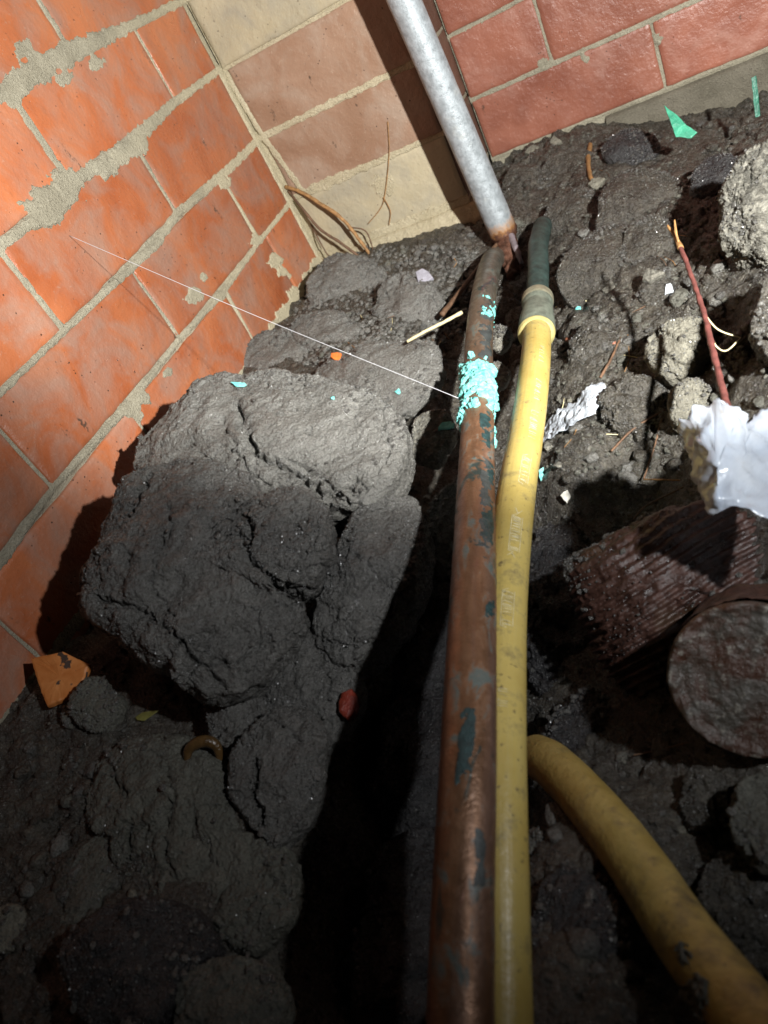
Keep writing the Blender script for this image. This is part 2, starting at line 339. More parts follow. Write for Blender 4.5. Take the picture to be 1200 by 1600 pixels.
def foot_h(A, B): return 6+9*sstep(-346, -366, B)*(1+.3*fbm(np.stack([A*.03, B*.03, A*0], -1), 3))-16*sstep(-347, -343, B)+1.5*fbm(np.stack([A*.08, B*.08, A*0+5], -1), 4)
mortar('footing', np.arange(-2, 252, 2.), np.arange(-430, -340, 2.), FP, foot_h, M_MORC, PW, flip=True)
# ---- right wall
RW = empty('brick_wall', (420, -163, -350)); tag(RW, 'red brick wall at the top right, behind the grey metal pipe, with thin pale joints', 'wall')
rowsR = [(249, 163, [236, 356, 596, 836, 1076]), (163, 77, [236, 476, 716, 956, 1196]), (77, -9, [236, 356, 596, 836, 1076]), (-9, -96, [236, 476, 716, 956, 1196]), (-96, -182, [236, 476, 716, 956, 1196]), (-182, -266, [236, 354, 594, 834, 1074]), (-266, -350, [236, 479.5, 720, 960, 1200])]
rowsR[3] = (-9, -96, [236, 356, 596, 836, 1076])
for zt, zb, hs in rowsR:
    for a0, a1 in zip(hs[:-1], hs[1:]):
        brick('brick', [(a0, zb), (a1, zb), (a1, zt), (a0, zt)], FR, M_BRR, RW)
rh = joints_h([(lambda a: -182+3*np.sin(a*.02)+0*a, 2.6, -.6), (lambda a: -266+0*a, 3.4, -.3), (lambda a: -350+0*a, 2.0, -1.6), (lambda a: -96+0*a, 3, -.6), (lambda a: -9+0*a, 3, -.6)], [(354, -186, 354, -262, 2.2, -.2), (479.5, -270, 479.5, -347, 3.0, -2.2), (476, -180, 476, -98, 2, -.3)], [(915, 92, 7, .8), (850, 100, 10, .3), (1030, 60, 10, .1)], FR, seed=5.)
mortar('mortar', np.concatenate([np.arange(236, 640, 1.8), np.arange(640, 1200, 10)]), np.concatenate([np.arange(-440, -60, 1.8), np.arange(-60, 249, 8)]), FR, rh, M_MOR, RW, flip=True)
def foot_r(A, B): return 5+2.5*fbm(np.stack([A*.03, B*.03, A*0+2], -1), 4)-14*sstep(-357, -352, B)
mortar('footing', np.arange(400, 1200, 2.5), np.arange(-450, -350, 2.5), FR, foot_r, mortar_mat('brown_grey_footing', (.13, .115, .085), (.19, .17, .13), (.26, .24, .18)), RW, flip=True)

# ================================================================== GROUND
ctrl = [(500, 430, -352), (545, 430, -356), (620, 430, -362), (700, 385, -364), (730, 330, -362), (780, 260, -362), (860, 225, -352), (930, 205, -358), (1000, 200, -378), (1080, 185, -392), (1180, 160, -408), (1195, 250, -360),
        (900, 330, -378), (1000, 300, -372), (1100, 260, -385), (1130, 400, -362), (950, 440, -388), (850, 400, -388), (800, 440, -410), (1060, 480, -390), (1180, 480, -352), (1180, 600, -352),
        (640, 500, -368), (580, 480, -362), (700, 540, -400), (705, 640, -420), (690, 760, -445), (690, 900, -480), (640, 1200, -510), (600, 1500, -515), (740, 1500, -520), (800, 540, -425), (790, 700, -445),
        (900, 560, -396), (900, 660, -404), (880, 740, -412), (960, 800, -440), (1050, 740, -425), (870, 870, -480), (870, 1000, -495), (860, 1130, -480), (850, 1300, -402), (880, 1450, -388), (860, 1570, -380), (980, 1250, -435), (1000, 1500, -398), (760, 1300, -520), (1130, 1350, -440), (1150, 1500, -432), (1190, 1250, -425),  # right-hand banks raised here to throw shade into the trench
        (600, 620, -378), (450, 680, -368), (350, 860, -372), (240, 850, -368), (200, 1080, -362), (110, 1080, -350), (50, 1050, -344), (10, 1100, -340), (300, 1250, -386), (450, 1250, -402), (540, 1050, -420), (580, 900, -425), (100, 1350, -372), (300, 1500, -398), (470, 1450, -440), (20, 1560, -378), (200, 1600, -392), (1060, 620, -405)]
cp = np.array([[*onz(px, py, z)] for px, py, z in ctrl])
far = np.array([[x, y, -352] for x, y in [(-60, -200), (1200, 300), (1200, 900), (1200, 1400), (600, 1400), (0, 1400), (-60, 1000), (-60, 500), (-60, 200), (900, 500), (850, 100), (850, 900), (0, 200), (0, 400), (0, 550), (250, -180)]], float)
cp = np.vstack([cp, far]); Dm = np.linalg.norm(cp[:, None, :2]-cp[None, :, :2], axis=-1)
phi = lambda r: np.sqrt(r*r+30.**2)
wgt = np.linalg.solve(phi(Dm)+np.eye(len(cp))*-3., cp[:, 2]+370)
def base_z(X, Y):
    Q = np.stack([X.ravel(), Y.ravel()], 1); out = np.zeros(len(Q))
    for i in range(0, len(Q), 20000):
        out[i:i+20000] = phi(np.linalg.norm(Q[i:i+20000, None]-cp[None, :, :2], axis=-1))@wgt
    return np.clip(out.reshape(X.shape)-370, -540, -325)
gx = np.concatenate([np.arange(-14, 640, 1.9), np.arange(640, 1250, 12), [1400, 1800, 2500, 3500]]); gy = np.concatenate([np.arange(-175, 985, 1.9), np.arange(985, 1400, 12), [1500, 1800, 2500, 3500]])
GX, GY = np.meshgrid(gx, gy, indexing='ij'); inside = (GX < 1250) & (GY < 1400)
GZ = np.where(inside, base_z(np.minimum(GX, 1250), np.minimum(GY, 1400)), -352.)
P = np.stack([GX, GY, GZ*.3], -1)
lump = fbm(P*.011+3, 3); f1, f2 = worley(P*.032+.25*fbm(P*.02, 2)[..., None]); g1, g2 = worley(P*.085+.3*fbm(P*.06, 2)[..., None]+7); k1, _ = worley(P*.22+3)
rough = .55+.6*sstep(-.4, .4, perlin(P*.006+40))
rg = fbm(P*.022+9, 5, .55, ridged=True); cell = sstep(.0, .5, perlin(P*.012+70)+.1)
zone = 1+.35*sstep(560, 440, GY)*sstep(200, 280, GX)
GZ = GZ+7*lump+zone*rough*(4.5*(rg-.9)+cell*(5*(sstep(.0, .22, f2-f1)-.7)-3*f1**2))+rough*1.6*(sstep(0, .3, g2-g1)-.5)*sstep(0, .3, perlin(P*.03+20))+zone*2.2*fbm(P*.07, 3)+1.1*fbm(P*.2, 3, ridged=True)+.5*fbm(P*.5, 2)
ground = mesh_np('ground', np.stack([GX, GY, GZ], -1).reshape(-1, 3), grid_faces(len(gx), len(gy)), M_SOIL, flip=True, origin=(300, 400, -370)); ground['kind'] = 'structure'
def ground_z(x, y):
    i = np.clip(np.searchsorted(gx, x)-1, 0, len(gx)-2); j = np.clip(np.searchsorted(gy, y)-1, 0, len(gy)-2); return GZ[i, j]
def hit(px, py):        # where the picture point meets the ground
    px = np.asarray(px, float); r = (RR.T@np.stack([(px-600)/FPX, (np.asarray(py, float)-800)/FPX, np.ones_like(px)])).T.reshape(-1, 3)
    t = np.full(len(r), 220.)
    done = np.zeros(len(r), bool)
    for _ in range(500):
        Q = CAM+r*t[:, None]; done |= Q[:, 2] < ground_z(Q[:, 0], Q[:, 1]); t = np.where(done, t, t+3)
    return CAM+r*t[:, None]

# ================================================================== CLODS AND STONES
DROPS = []
def clod(name, label, cat, outline, z=None, depth=None, h=25, up=.6, res=90, mat=M_CLAY, p=2.6, amp=1., big=1., cracks=(), grain=None, group=None, seed=0., layers=0., lift=0., hb=None, facets=9):
    O = np.array(outline, float); c2 = O.mean(0)
    c = onz(*c2, z) if z is not None else at(*c2, depth)
    v = -ray(*c2); v /= np.linalg.norm(v); n = up*np.array([0, 0, 1.])+(1-up)*v; n /= np.linalg.norm(n)
    e1 = RR[0]-np.dot(RR[0], n)*n; e1 /= np.linalg.norm(e1); e2 = np.cross(n, e1)
    L = np.array([on_plane(x, y, c, n)-c for x, y in O]); ab = np.stack([L@e1, L@e2], 1)
    th = np.arctan2(ab[:, 1], ab[:, 0]); rr = np.linalg.norm(ab, axis=1); o_ = np.argsort(th); th = th[o_]; rr = rr[o_]
    th3 = np.concatenate([th-2*np.pi, th, th+2*np.pi]); rr3 = np.tile(rr, 3)
    u = np.linspace(-1, 1, res); U, V_ = np.meshgrid(u, u, indexing='ij'); X = U*np.sqrt(1-V_**2/2); Y = V_*np.sqrt(1-U**2/2)
    s = np.hypot(X, Y).clip(1e-6, 1); T = np.arctan2(Y, X); ph_ = s**.92*math.pi*.80
    R0 = np.interp(T, th3, rr3); e = 2/p
    rho = np.sin(ph_)**e; zz = np.sign(np.cos(ph_))*np.abs(np.cos(ph_))**e
    Pn = c+(rho*R0*np.cos(T))[..., None]*e1+(rho*R0*np.sin(T))[..., None]*e2+(np.where(zz > 0, zz*h, zz*(hb or h))+lift)[..., None]*n
    fr_ = np.random.RandomState(int(seed*17)+3)
    for kf in range(facets):
        a_ = fr_.uniform(0, 2*np.pi); tl = fr_.uniform(.08, .42); mdir = n*math.cos(tl)+(e1*math.cos(a_)+e2*math.sin(a_))*math.sin(tl)
        pr = (Pn-c)@mdir; top = pr.max(); lim = top*fr_.uniform(.74, .93); ov = pr-lim
        Pn = Pn-(np.where(ov > 0, ov-.10*ov, 0)[..., None])*mdir
    def normals(Q):
        a = np.gradient(Q, axis=0); b = np.gradient(Q, axis=1); m = np.cross(a, b); m /= np.linalg.norm(m, axis=-1)[..., None]+1e-9
        return m*np.sign((m*(Q-c+n*h)).sum(-1))[..., None]
    N = normals(Pn); size = rr.mean(); q = Pn+seed*31.7
    d = big*(size*.055*fbm(q/size*1.1, 3)+size*.022*(fbm(q/size*2.6, 3, ridged=True)-.8))
    Pn = Pn+N*d[..., None]; N = normals(Pn); q = Pn+seed*13.1
    w1, w2 = worley(q*.05+.35*fbm(q*.03, 2)[..., None])
    fold = fbm(q*.028+4, 4, .55, ridged=True)-.9
    d = amp*(2.2*fold+1.3*fbm(q*.07, 3)+.25*(fbm(q*.19, 4, .6, ridged=True)-.8)+.62*fbm(q*.3, 4, .75)-2.4*sstep(.09, .0, w2-w1)*sstep(-.1, .3, perlin(q*.02))+.5*fbm(q*.6, 2))
    if layers:
        qa = (q-c)@np.stack([e1*.9-e2*.43, e1*.43+e2*.9, n], 1); d = d+layers*fbm(np.stack([qa[..., 0]*.022, qa[..., 1]*.16+1.2*perlin(q*.015), qa[..., 2]*.1], -1), 4, .6)
    d = d+amp*.34*fbm(q*1.1, 3, .7)
    Pn = Pn+N*d[..., None]
    DROPS.append((Pn[::3, ::3].reshape(-1, 3), N[::3, ::3].reshape(-1, 3), size))
    if len(cracks):
        Q = pix(Pn).reshape(-1, 2); wob = np.stack([fbm(q.reshape(-1, 3)*.12, 3), fbm(q.reshape(-1, 3)*.12+50, 3)], 1)*7
        for pts, wd, dp in cracks:
            ds = seg_dist(Q+wob, pts).reshape(res, res); front = ((N@(-ray(*c2))) > 0)
            Pn = Pn-N*(dp*np.exp(-(ds/wd)**2)*front*(.6+.5*np.abs(perlin(q*.1)))*1.3)[..., None]
    if grain is not None: Pn = Pn+N*grain(Pn, N)[..., None]
    A = mesh_np(name, Pn.reshape(-1, 3), grid_faces(res, res), mat, flip=False, origin=c-n*h*.8)
    fix_normals(A, c-n*h*.3)
    return tag(A, label, cat, group)
def fix_normals(o, c):
    me = o.data; W = np.zeros(len(me.vertices)*3, np.float32); me.vertices.foreach_get('co', W); W = W.reshape(-1, 3)+np.array(o.location)
    nn = np.zeros(len(me.polygons)*3, np.float32); me.polygons.foreach_get('normal', nn); cc = np.zeros(len(me.polygons)*3, np.float32); me.polygons.foreach_get('center', cc)
    s = ((cc.reshape(-1, 3)+np.array(o.location)-tw(c))*nn.reshape(-1, 3)).sum(1)
    if (s > 0).mean() < .5: me.flip_normals()

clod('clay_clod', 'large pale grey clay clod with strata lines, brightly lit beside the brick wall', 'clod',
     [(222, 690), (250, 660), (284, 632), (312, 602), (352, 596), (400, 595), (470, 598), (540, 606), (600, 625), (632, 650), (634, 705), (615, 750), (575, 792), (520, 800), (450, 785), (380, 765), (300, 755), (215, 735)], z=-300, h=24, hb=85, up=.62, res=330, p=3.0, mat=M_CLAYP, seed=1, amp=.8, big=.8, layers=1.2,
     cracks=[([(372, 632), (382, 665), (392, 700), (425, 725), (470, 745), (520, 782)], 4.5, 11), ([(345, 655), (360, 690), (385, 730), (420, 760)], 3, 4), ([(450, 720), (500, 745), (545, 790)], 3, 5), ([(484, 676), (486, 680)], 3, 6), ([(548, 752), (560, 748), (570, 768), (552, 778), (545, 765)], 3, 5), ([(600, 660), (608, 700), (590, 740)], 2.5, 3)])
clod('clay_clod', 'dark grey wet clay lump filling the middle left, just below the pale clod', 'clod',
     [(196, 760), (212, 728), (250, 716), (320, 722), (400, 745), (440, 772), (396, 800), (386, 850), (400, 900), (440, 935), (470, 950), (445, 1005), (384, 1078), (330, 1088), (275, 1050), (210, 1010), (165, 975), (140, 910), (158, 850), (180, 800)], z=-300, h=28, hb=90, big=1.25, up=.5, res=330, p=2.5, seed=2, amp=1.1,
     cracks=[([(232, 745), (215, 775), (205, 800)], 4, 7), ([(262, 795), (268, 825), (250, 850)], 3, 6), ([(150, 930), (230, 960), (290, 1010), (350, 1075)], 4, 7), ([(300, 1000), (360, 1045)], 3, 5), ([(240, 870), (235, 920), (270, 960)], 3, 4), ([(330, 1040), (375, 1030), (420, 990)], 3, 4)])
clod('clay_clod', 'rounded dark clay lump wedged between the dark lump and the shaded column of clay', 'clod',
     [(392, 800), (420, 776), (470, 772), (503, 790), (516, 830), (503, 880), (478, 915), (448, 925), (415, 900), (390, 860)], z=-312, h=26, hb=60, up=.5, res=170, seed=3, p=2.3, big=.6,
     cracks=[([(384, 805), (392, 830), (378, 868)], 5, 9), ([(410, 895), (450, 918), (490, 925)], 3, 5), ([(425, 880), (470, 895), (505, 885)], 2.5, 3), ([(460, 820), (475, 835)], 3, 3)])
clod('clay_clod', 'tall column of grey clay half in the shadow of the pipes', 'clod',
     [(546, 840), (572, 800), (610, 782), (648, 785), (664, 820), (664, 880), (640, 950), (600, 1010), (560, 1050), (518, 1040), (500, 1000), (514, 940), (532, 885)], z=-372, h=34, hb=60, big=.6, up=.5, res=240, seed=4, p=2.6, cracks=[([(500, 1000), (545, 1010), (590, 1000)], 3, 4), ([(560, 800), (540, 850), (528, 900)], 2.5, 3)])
clod('clay_clod', 'cracked dark clay lump under the column of clay, beside the red beetle coloured pod', 'clod',
     [(425, 1010), (470, 985), (520, 1005), (560, 1050), (548, 1130), (505, 1185), (450, 1150), (412, 1080)], z=-392, h=24, up=.5, res=150, seed=5, cracks=[([(455, 1060), (470, 1100), (500, 1130)], 3, 4), ([(430, 1010), (415, 1050), (400, 1080)], 3, 5)])
clod('clay_clod', 'small angular clay lump left of the tall dark wedge of clay', 'clod', [(328, 1110), (366, 1062), (410, 1088), (408, 1140), (372, 1172)], z=-376, h=14, up=.5, res=90, seed=6)
clod('clay_clod', 'tall dark wedge of clay pointing down into the black trench', 'clod',
     [(365, 1210), (395, 1150), (440, 1108), (490, 1118), (505, 1200), (485, 1280), (435, 1325), (385, 1275)], z=-392, h=24, up=.5, res=150, seed=7, cracks=[([(400, 1190), (395, 1240), (410, 1290)], 4, 7), ([(440, 1130), (470, 1160)], 3, 3)])
clod('clay_clod', 'broad olive grey clay lump at the lower left around the brown shell', 'clod',
     [(148, 1205), (200, 1165), (260, 1150), (330, 1180), (366, 1250), (378, 1310), (410, 1400), (370, 1450), (290, 1430), (215, 1390), (180, 1320), (140, 1270)], z=-388, h=24, up=.6, res=200, mat=M_OLIVE, seed=8, cracks=[([(175, 1200), (178, 1220), (195, 1240)], 3, 5), ([(205, 1290), (200, 1340), (230, 1390)], 3, 5), ([(262, 1200), (270, 1250), (255, 1300), (262, 1370)], 3, 4)])
clod('clay_clod', 'mottled clay lump at the bottom edge of the lit ground, right of the olive lump', 'clod', [(375, 1310), (430, 1320), (470, 1380), (450, 1450), (390, 1490), (340, 1450), (350, 1380)], z=-410, h=20, up=.6, res=110, mat=M_OLIVE, seed=9)
clod('clay_clod', 'smooth grey clay slab left of the olive lump near the bottom', 'clod', [(95, 1430), (110, 1370), (145, 1320), (190, 1290), (205, 1350), (170, 1410), (130, 1470), (90, 1480)], z=-382, h=16, up=.6, res=100, mat=M_OLIVE, seed=10, amp=.6)
clod('clay_boulder', 'big smooth dark boulder of clay at the bottom left', 'clod', [(110, 1480), (170, 1430), (240, 1415), (325, 1440), (345, 1490), (300, 1545), (262, 1615), (200, 1640), (150, 1610), (120, 1550)], z=-384, h=30, up=.5, res=150, mat=M_DARK, seed=11, amp=.6)
clod('clay_clod', 'grey clay lump cut by the bottom edge beside the big dark boulder', 'clod', [(280, 1560), (320, 1515), (390, 1500), (440, 1530), (450, 1600), (400, 1660), (290, 1660)], z=-402, h=22, up=.5, res=110, mat=M_OLIVE, seed=12)
clod('clay_clod', 'grey green stone touching the orange brick shard', 'stone', [(118, 1085), (140, 1062), (175, 1075), (192, 1110), (170, 1145), (135, 1140)], z=-350, h=12, up=.5, res=80, mat=M_OLIVE, seed=13)
clod('pebble', 'small round dark pebble just below the orange brick shard', 'pebble', [(100, 1120), (112, 1100), (128, 1112), (124, 1136), (106, 1136)], z=-350, h=7, up=.5, res=40, mat=M_OLIVE, seed=14, amp=.4)
clod('stone', 'round cream stone at the left edge near the bottom', 'stone', [(-12, 1455), (2, 1422), (30, 1416), (50, 1440), (46, 1476), (20, 1490), (-5, 1482)], z=-372, h=14, up=.5, res=70, mat=M_CREAMCLAY, seed=15, amp=.5)
clod('stone', 'grey stone lump against the brick wall left of the orange shard', 'stone', [(-30, 1010), (5, 985), (35, 1005), (52, 1030), (40, 1055), (0, 1070), (-30, 1050)], z=-345, h=14, up=.5, res=80, mat=M_OLIVE, seed=16)
clod('stone', 'rough grey stone with a crack leaning on the orange wall above the pale clod', 'stone', [(360, 562), (384, 545), (440, 520), (480, 522), (520, 545), (516, 575), (490, 596), (420, 602), (368, 598)], z=-356, h=20, up=.6, res=130, mat=M_CLAYP, seed=17, cracks=[([(478, 545), (490, 575), (500, 585)], 3, 6), ([(440, 590), (400, 592)], 2, 3)])
clod('stone', 'flat speckled stone between the pale clod and the copper pipe', 'stone', [(486, 600), (505, 570), (560, 552), (620, 540), (684, 545), (694, 580), (672, 618), (634, 650), (590, 640), (540, 612)], z=-362, h=18, up=.7, res=150, mat=M_CLAYP, seed=18, amp=.8)
clod('stone', 'bluish grey lump behind the small orange crumb', 'stone', [(455, 505), (500, 492), (545, 505), (572, 532), (560, 552), (520, 560), (480, 545)], z=-356, h=18, up=.6, res=100, mat=M_CLAYP, seed=19)
clod('stone', 'rounded grey clod in the wall corner under the brown roots', 'stone', [(484, 470), (492, 425), (520, 402), (560, 405), (600, 422), (606, 460), (590, 495), (545, 508), (500, 500)], z=-358, h=24, up=.5, res=130, mat=M_CLAYP, seed=20)
clod('stone', 'low crumbly grey clod between the corner clod and the brown stalk', 'stone', [(600, 440), (640, 432), (680, 450), (690, 490), (670, 525), (620, 530), (585, 510), (590, 470)], z=-366, h=14, up=.6, res=110, mat=M_CLAYP, seed=21, amp=1.4)
clod('stone', 'small pale rock carrying a teal flake beside the crusted pipe', 'stone', [(644, 690), (655, 655), (692, 640), (712, 665), (704, 700), (680, 732), (654, 725)], z=-392, h=14, up=.3, res=100, mat=M_STONE, seed=22, amp=.8)
clod('pebble', 'teal stained pebble on the right of the copper pipe', 'pebble', [(766, 525), (780, 508), (797, 516), (798, 538), (782, 554), (768, 545)], z=-378, h=8, up=.3, res=50, mat=M_STONE, seed=23, amp=.4)
clod('pebble', 'long pale pebble between the copper pipe and the yellow pipe', 'pebble', [(764, 575), (778, 562), (790, 572), (782, 610), (768, 622), (762, 600)], z=-385, h=8, up=.3, res=50, mat=M_STONE, seed=24, amp=.4)
clod('clay_clod', 'smooth dark lump at the top of the right hand soil, behind the lump pair', 'clod', [(945, 295), (975, 272), (1030, 275), (1075, 300), (1080, 340), (1040, 365), (985, 385), (945, 380), (935, 335)], z=-374, h=24, up=.55, res=130, mat=M_SOIL, seed=25, amp=.5)
clod('clay_clod', 'smooth dark lump just right of the teal pipe stub', 'clod', [(875, 430), (905, 385), (950, 358), (985, 362), (1000, 400), (998, 445), (965, 478), (915, 495), (880, 470)], z=-386, h=28, up=.5, res=140, mat=M_SOIL, seed=26, amp=.5)
clod('clay_clod', 'rounded dark knob squeezed between two larger smooth lumps', 'clod', [(972, 385), (990, 352), (1020, 342), (1052, 362), (1052, 405), (1020, 432), (985, 420)], z=-374, h=22, up=.5, res=110, mat=M_SOIL, seed=27, amp=.5)
clod('clay_clod', 'low dark lump nearest the base of the red brick wall', 'clod', [(845, 270), (870, 245), (910, 236), (930, 250), (925, 285), (885, 300), (850, 298)], z=-372, h=14, up=.5, res=90, mat=M_SOIL, seed=28, amp=.6)
clod('clay_clod', 'smooth wet lump between the dark green shard and the rubble lump', 'clod', [(1080, 300), (1095, 262), (1130, 245), (1160, 262), (1150, 300), (1115, 325)], z=-358, h=18, up=.5, res=100, mat=M_DARK, seed=70, amp=.6)
clod('clay_clod', 'flattened wet clod under the orange root stub', 'clod', [(850, 345), (875, 310), (925, 300), (945, 325), (925, 360), (880, 372)], z=-378, h=16, up=.55, res=100, mat=M_SOIL, seed=71, amp=.6)
clod('clay_clod', 'wet clod crowding the left side of the low dark lump by the red wall', 'clod', [(785, 300), (800, 265), (835, 258), (850, 285), (838, 325), (805, 335)], z=-370, h=15, up=.5, res=100, mat=M_SOIL, seed=72, amp=.7)
clod('clay_clod', 'dark wet clod at the foot of the wall below the first red head joint', 'clod', [(940, 235), (965, 212), (1010, 208), (1030, 235), (1005, 262), (960, 262)], z=-368, h=16, up=.5, res=100, mat=M_DARK, seed=73, amp=.7)
clod('clay_clod', 'wet clod between the rounded knob and the red twig', 'clod', [(1000, 450), (1020, 430), (1060, 425), (1078, 450), (1060, 485), (1020, 490)], z=-386, h=16, up=.5, res=100, mat=M_SOIL, seed=74, amp=.9)
clod('rubble_lump', 'large rough crumbly pale lump at the right edge above the straw', 'stone', [(1134, 330), (1146, 280), (1175, 248), (1215, 235), (1260, 270), (1270, 360), (1240, 430), (1200, 425), (1155, 405), (1132, 375)], z=-330, h=34, up=.35, res=210, mat=M_STONE, seed=30, amp=2.1, big=1.0)
clod('clay_clod', 'pale cracked clay lump behind the red twig', 'clod', [(1012, 560), (1022, 525), (1060, 502), (1100, 508), (1118, 545), (1100, 580), (1065, 602), (1035, 592)], z=-384, h=22, up=.4, res=140, mat=M_CREAMCLAY, seed=31, amp=1.1, cracks=[([(1035, 520), (1070, 530), (1090, 555)], 2.5, 4)])
clod('clay_clod', 'pale clay lump tucked against the white plastic sheet', 'clod', [(1046, 640), (1055, 606), (1090, 594), (1112, 610), (1108, 640), (1085, 668), (1058, 668)], z=-388, h=18, up=.3, res=110, mat=M_CREAMCLAY, seed=32, amp=1.)
clod('clay_clod', 'dark clay bank at the right edge above the plastic sheet', 'clod', [(1120, 570), (1150, 530), (1210, 500), (1260, 540), (1260, 630), (1200, 650), (1150, 630)], z=-372, h=24, up=.4, res=130, mat=M_SOIL, seed=33, amp=1.4)
clod('clay_clod', 'brown clay clod between the plastic scrap and the pale clay lumps', 'clod', [(940, 640), (955, 605), (1000, 590), (1040, 612), (1040, 650), (1000, 680), (955, 672)], z=-402, h=16, up=.5, res=110, mat=M_SOIL, seed=34, amp=1.4)
clod('clay_clod', 'crumbly dark clod right of the brass collar', 'clod', [(885, 545), (905, 515), (950, 500), (1000, 505), (1010, 540), (985, 570), (930, 580), (895, 572)], z=-396, h=13, up=.6, res=110, mat=M_SOIL, seed=35, amp=1.5)
clod('clay_clod', 'narrow strip of grey clay standing along the left flank of the copper pipe', 'clod', [(676, 900), (680, 820), (700, 760), (722, 740), (730, 800), (722, 880), (700, 930)], z=-412, h=14, up=.3, res=100, mat=M_CLAY, seed=36)
clod('clay_clod', 'dark soil lump right of the short yellow pipe', 'clod', [(1065, 1245), (1090, 1210), (1130, 1220), (1140, 1270), (1110, 1300), (1075, 1290)], z=-430, h=14, up=.5, res=90, mat=M_SOIL, seed=37, amp=1.3)
clod('clay_clod', 'grey soil lump at the right edge below the round log end', 'clod', [(1150, 1260), (1180, 1215), (1225, 1230), (1240, 1330), (1200, 1370), (1160, 1330)], z=-412, h=18, up=.5, res=110, mat=M_OLIVE, seed=38)
clod('clay_clod', 'long soil lump at the right edge beside the thick end of the short yellow pipe', 'clod', [(1095, 1380), (1130, 1330), (1180, 1380), (1230, 1450), (1220, 1530), (1160, 1500), (1120, 1440)], z=-430, h=16, up=.5, res=110, mat=M_SOIL, seed=39, amp=1.2)
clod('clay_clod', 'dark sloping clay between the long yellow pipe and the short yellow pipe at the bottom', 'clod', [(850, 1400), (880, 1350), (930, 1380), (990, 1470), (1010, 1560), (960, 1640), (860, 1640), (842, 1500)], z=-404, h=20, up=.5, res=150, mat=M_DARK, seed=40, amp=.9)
clod('shade_lump', 'near black lump added as shade deep in the trench, under the lower end of the copper pipe', 'shade lump', [(560, 1640), (575, 1450), (600, 1330), (660, 1300), (740, 1330), (780, 1450), (790, 1640)], z=-480, h=26, up=.5, res=120, mat=M_DARK, seed=60)  # near-black lumps added to give the trench the darkness of pipe shade
clod('shade_lump', 'near black lump added as shade in the trench midway along the copper pipe', 'shade lump', [(590, 1320), (600, 1180), (630, 1080), (690, 1030), (740, 1060), (770, 1180), (760, 1320), (660, 1360)], z=-480, h=26, up=.5, res=120, mat=M_DARK, seed=61)
clod('shade_lump', 'near black lump added as shade in the trench beside the shaded column of clay', 'shade lump', [(590, 1120), (630, 1010), (662, 900), (690, 850), (730, 830), (760, 900), (760, 1040), (700, 1120)], z=-452, h=22, up=.5, res=110, mat=M_DARK, seed=62)
clod('shade_lump', 'near black lump added as shade between the long yellow pipe and the ribbed log', 'shade lump', [(830, 860), (870, 800), (920, 830), (940, 920), (960, 1010), (930, 1090), (860, 1100), (825, 980)], z=-474, h=18, up=.6, res=130, mat=M_DARK, seed=64, amp=1.5)  # this lump and the next stand in for the log's shade
clod('shade_lump', 'near black lump added as shade above the start of the short yellow pipe, below the ribbed log', 'shade lump', [(850, 1160), (880, 1100), (960, 1085), (1040, 1110), (1080, 1180), (1030, 1240), (960, 1240), (890, 1200)], z=-468, h=14, up=.6, res=130, mat=M_DARK, seed=65, amp=1.5)
clod('clay_clod', 'added clay bank mostly beyond the right edge, shading the soil behind it', 'clod', [(1185, 500), (1205, 440), (1260, 410), (1340, 450), (1350, 560), (1280, 610), (1210, 580)], z=-335, h=34, up=.5, res=110, mat=M_SOIL, seed=63, amp=1.4)  # added mostly out of view to throw shade on the right-hand soil
clod('pebble', 'sparkling pale pebble pair showing beside the yellow pipe in the dark', 'pebble', [(820, 1305), (832, 1290), (848, 1300), (848, 1325), (832, 1340), (820, 1330)], z=-410, h=7, up=.3, res=60, mat=M_STONE, seed=41, amp=1.)
clod('clay_clod', 'left end lump of dark clay overlapping the brick wall shadow', 'clod', [(132, 930), (150, 870), (172, 850), (190, 900), (200, 960), (170, 985), (145, 970)], z=-312, h=14, hb=40, up=.4, res=90, mat=M_CLAY, seed=42)

# ---- medium and fine crumbs
def lump_mesh(seed, sub=3, unit=1.):
    import bmesh
    bm = bmesh.new(); bmesh.ops.create_icosphere(bm, subdivisions=sub, radius=1.)
    V = np.array([v.co[:] for v in bm.verts]); q = V+seed*5.3; w1, w2 = worley(q*1.6)
    s = 1+.30*fbm(q*.9, 3)+.16*(.5-w1)+.08*fbm(q*4, 2); V = V*s[:, None]*np.array([1, .8, .62])*unit
    for v, c in zip(bm.verts, V): v.co = c
    me = bpy.data.meshes.new('soil_lump'); bm.to_mesh(me); bm.free(); me.polygons.foreach_set('use_smooth', [True]*len(me.polygons)); return me
mats3 = [M_SOIL, M_CLAY, M_SOIL, M_OLIVE, M_CLAYP]
lm = []
for k in range(5):
    me = lump_mesh(k, 3, .007); me.materials.append(mats3[k]); lm.append(me)
zones = [((780, 1130), (230, 560), 34, (4, 10)), ((850, 1060), (480, 760), 26, (3, 8)), ((600, 760), (380, 520), 34, (3, 8)), ((480, 640), (420, 560), 8, (3, 6)), ((830, 1200), (1150, 1600), 14, (4, 9)), ((10, 160), (1080, 1420), 22, (3, 8)), ((1060, 1200), (180, 300), 10, (3, 8)), ((1080, 1200), (430, 640), 12, (3, 8)), ((200, 460), (1080, 1300), 8, (3, 6)), ((720, 830), (245, 380), 16, (3, 7))]
GR = 'small soil lumps scattered over the ground'
ZL = ['in the hollow below the red wall', 'around the plastic scrap and white sheet', 'in the rubble left of the copper pipe bend', 'in the corner behind the pale clod', 'around the short yellow pipe', 'at the lower left by the brick shard', 'under the footing of the red wall', 'at the right edge below the rubble lump', 'between the dark clods at lower left', 'at the foot of the steel pipe']
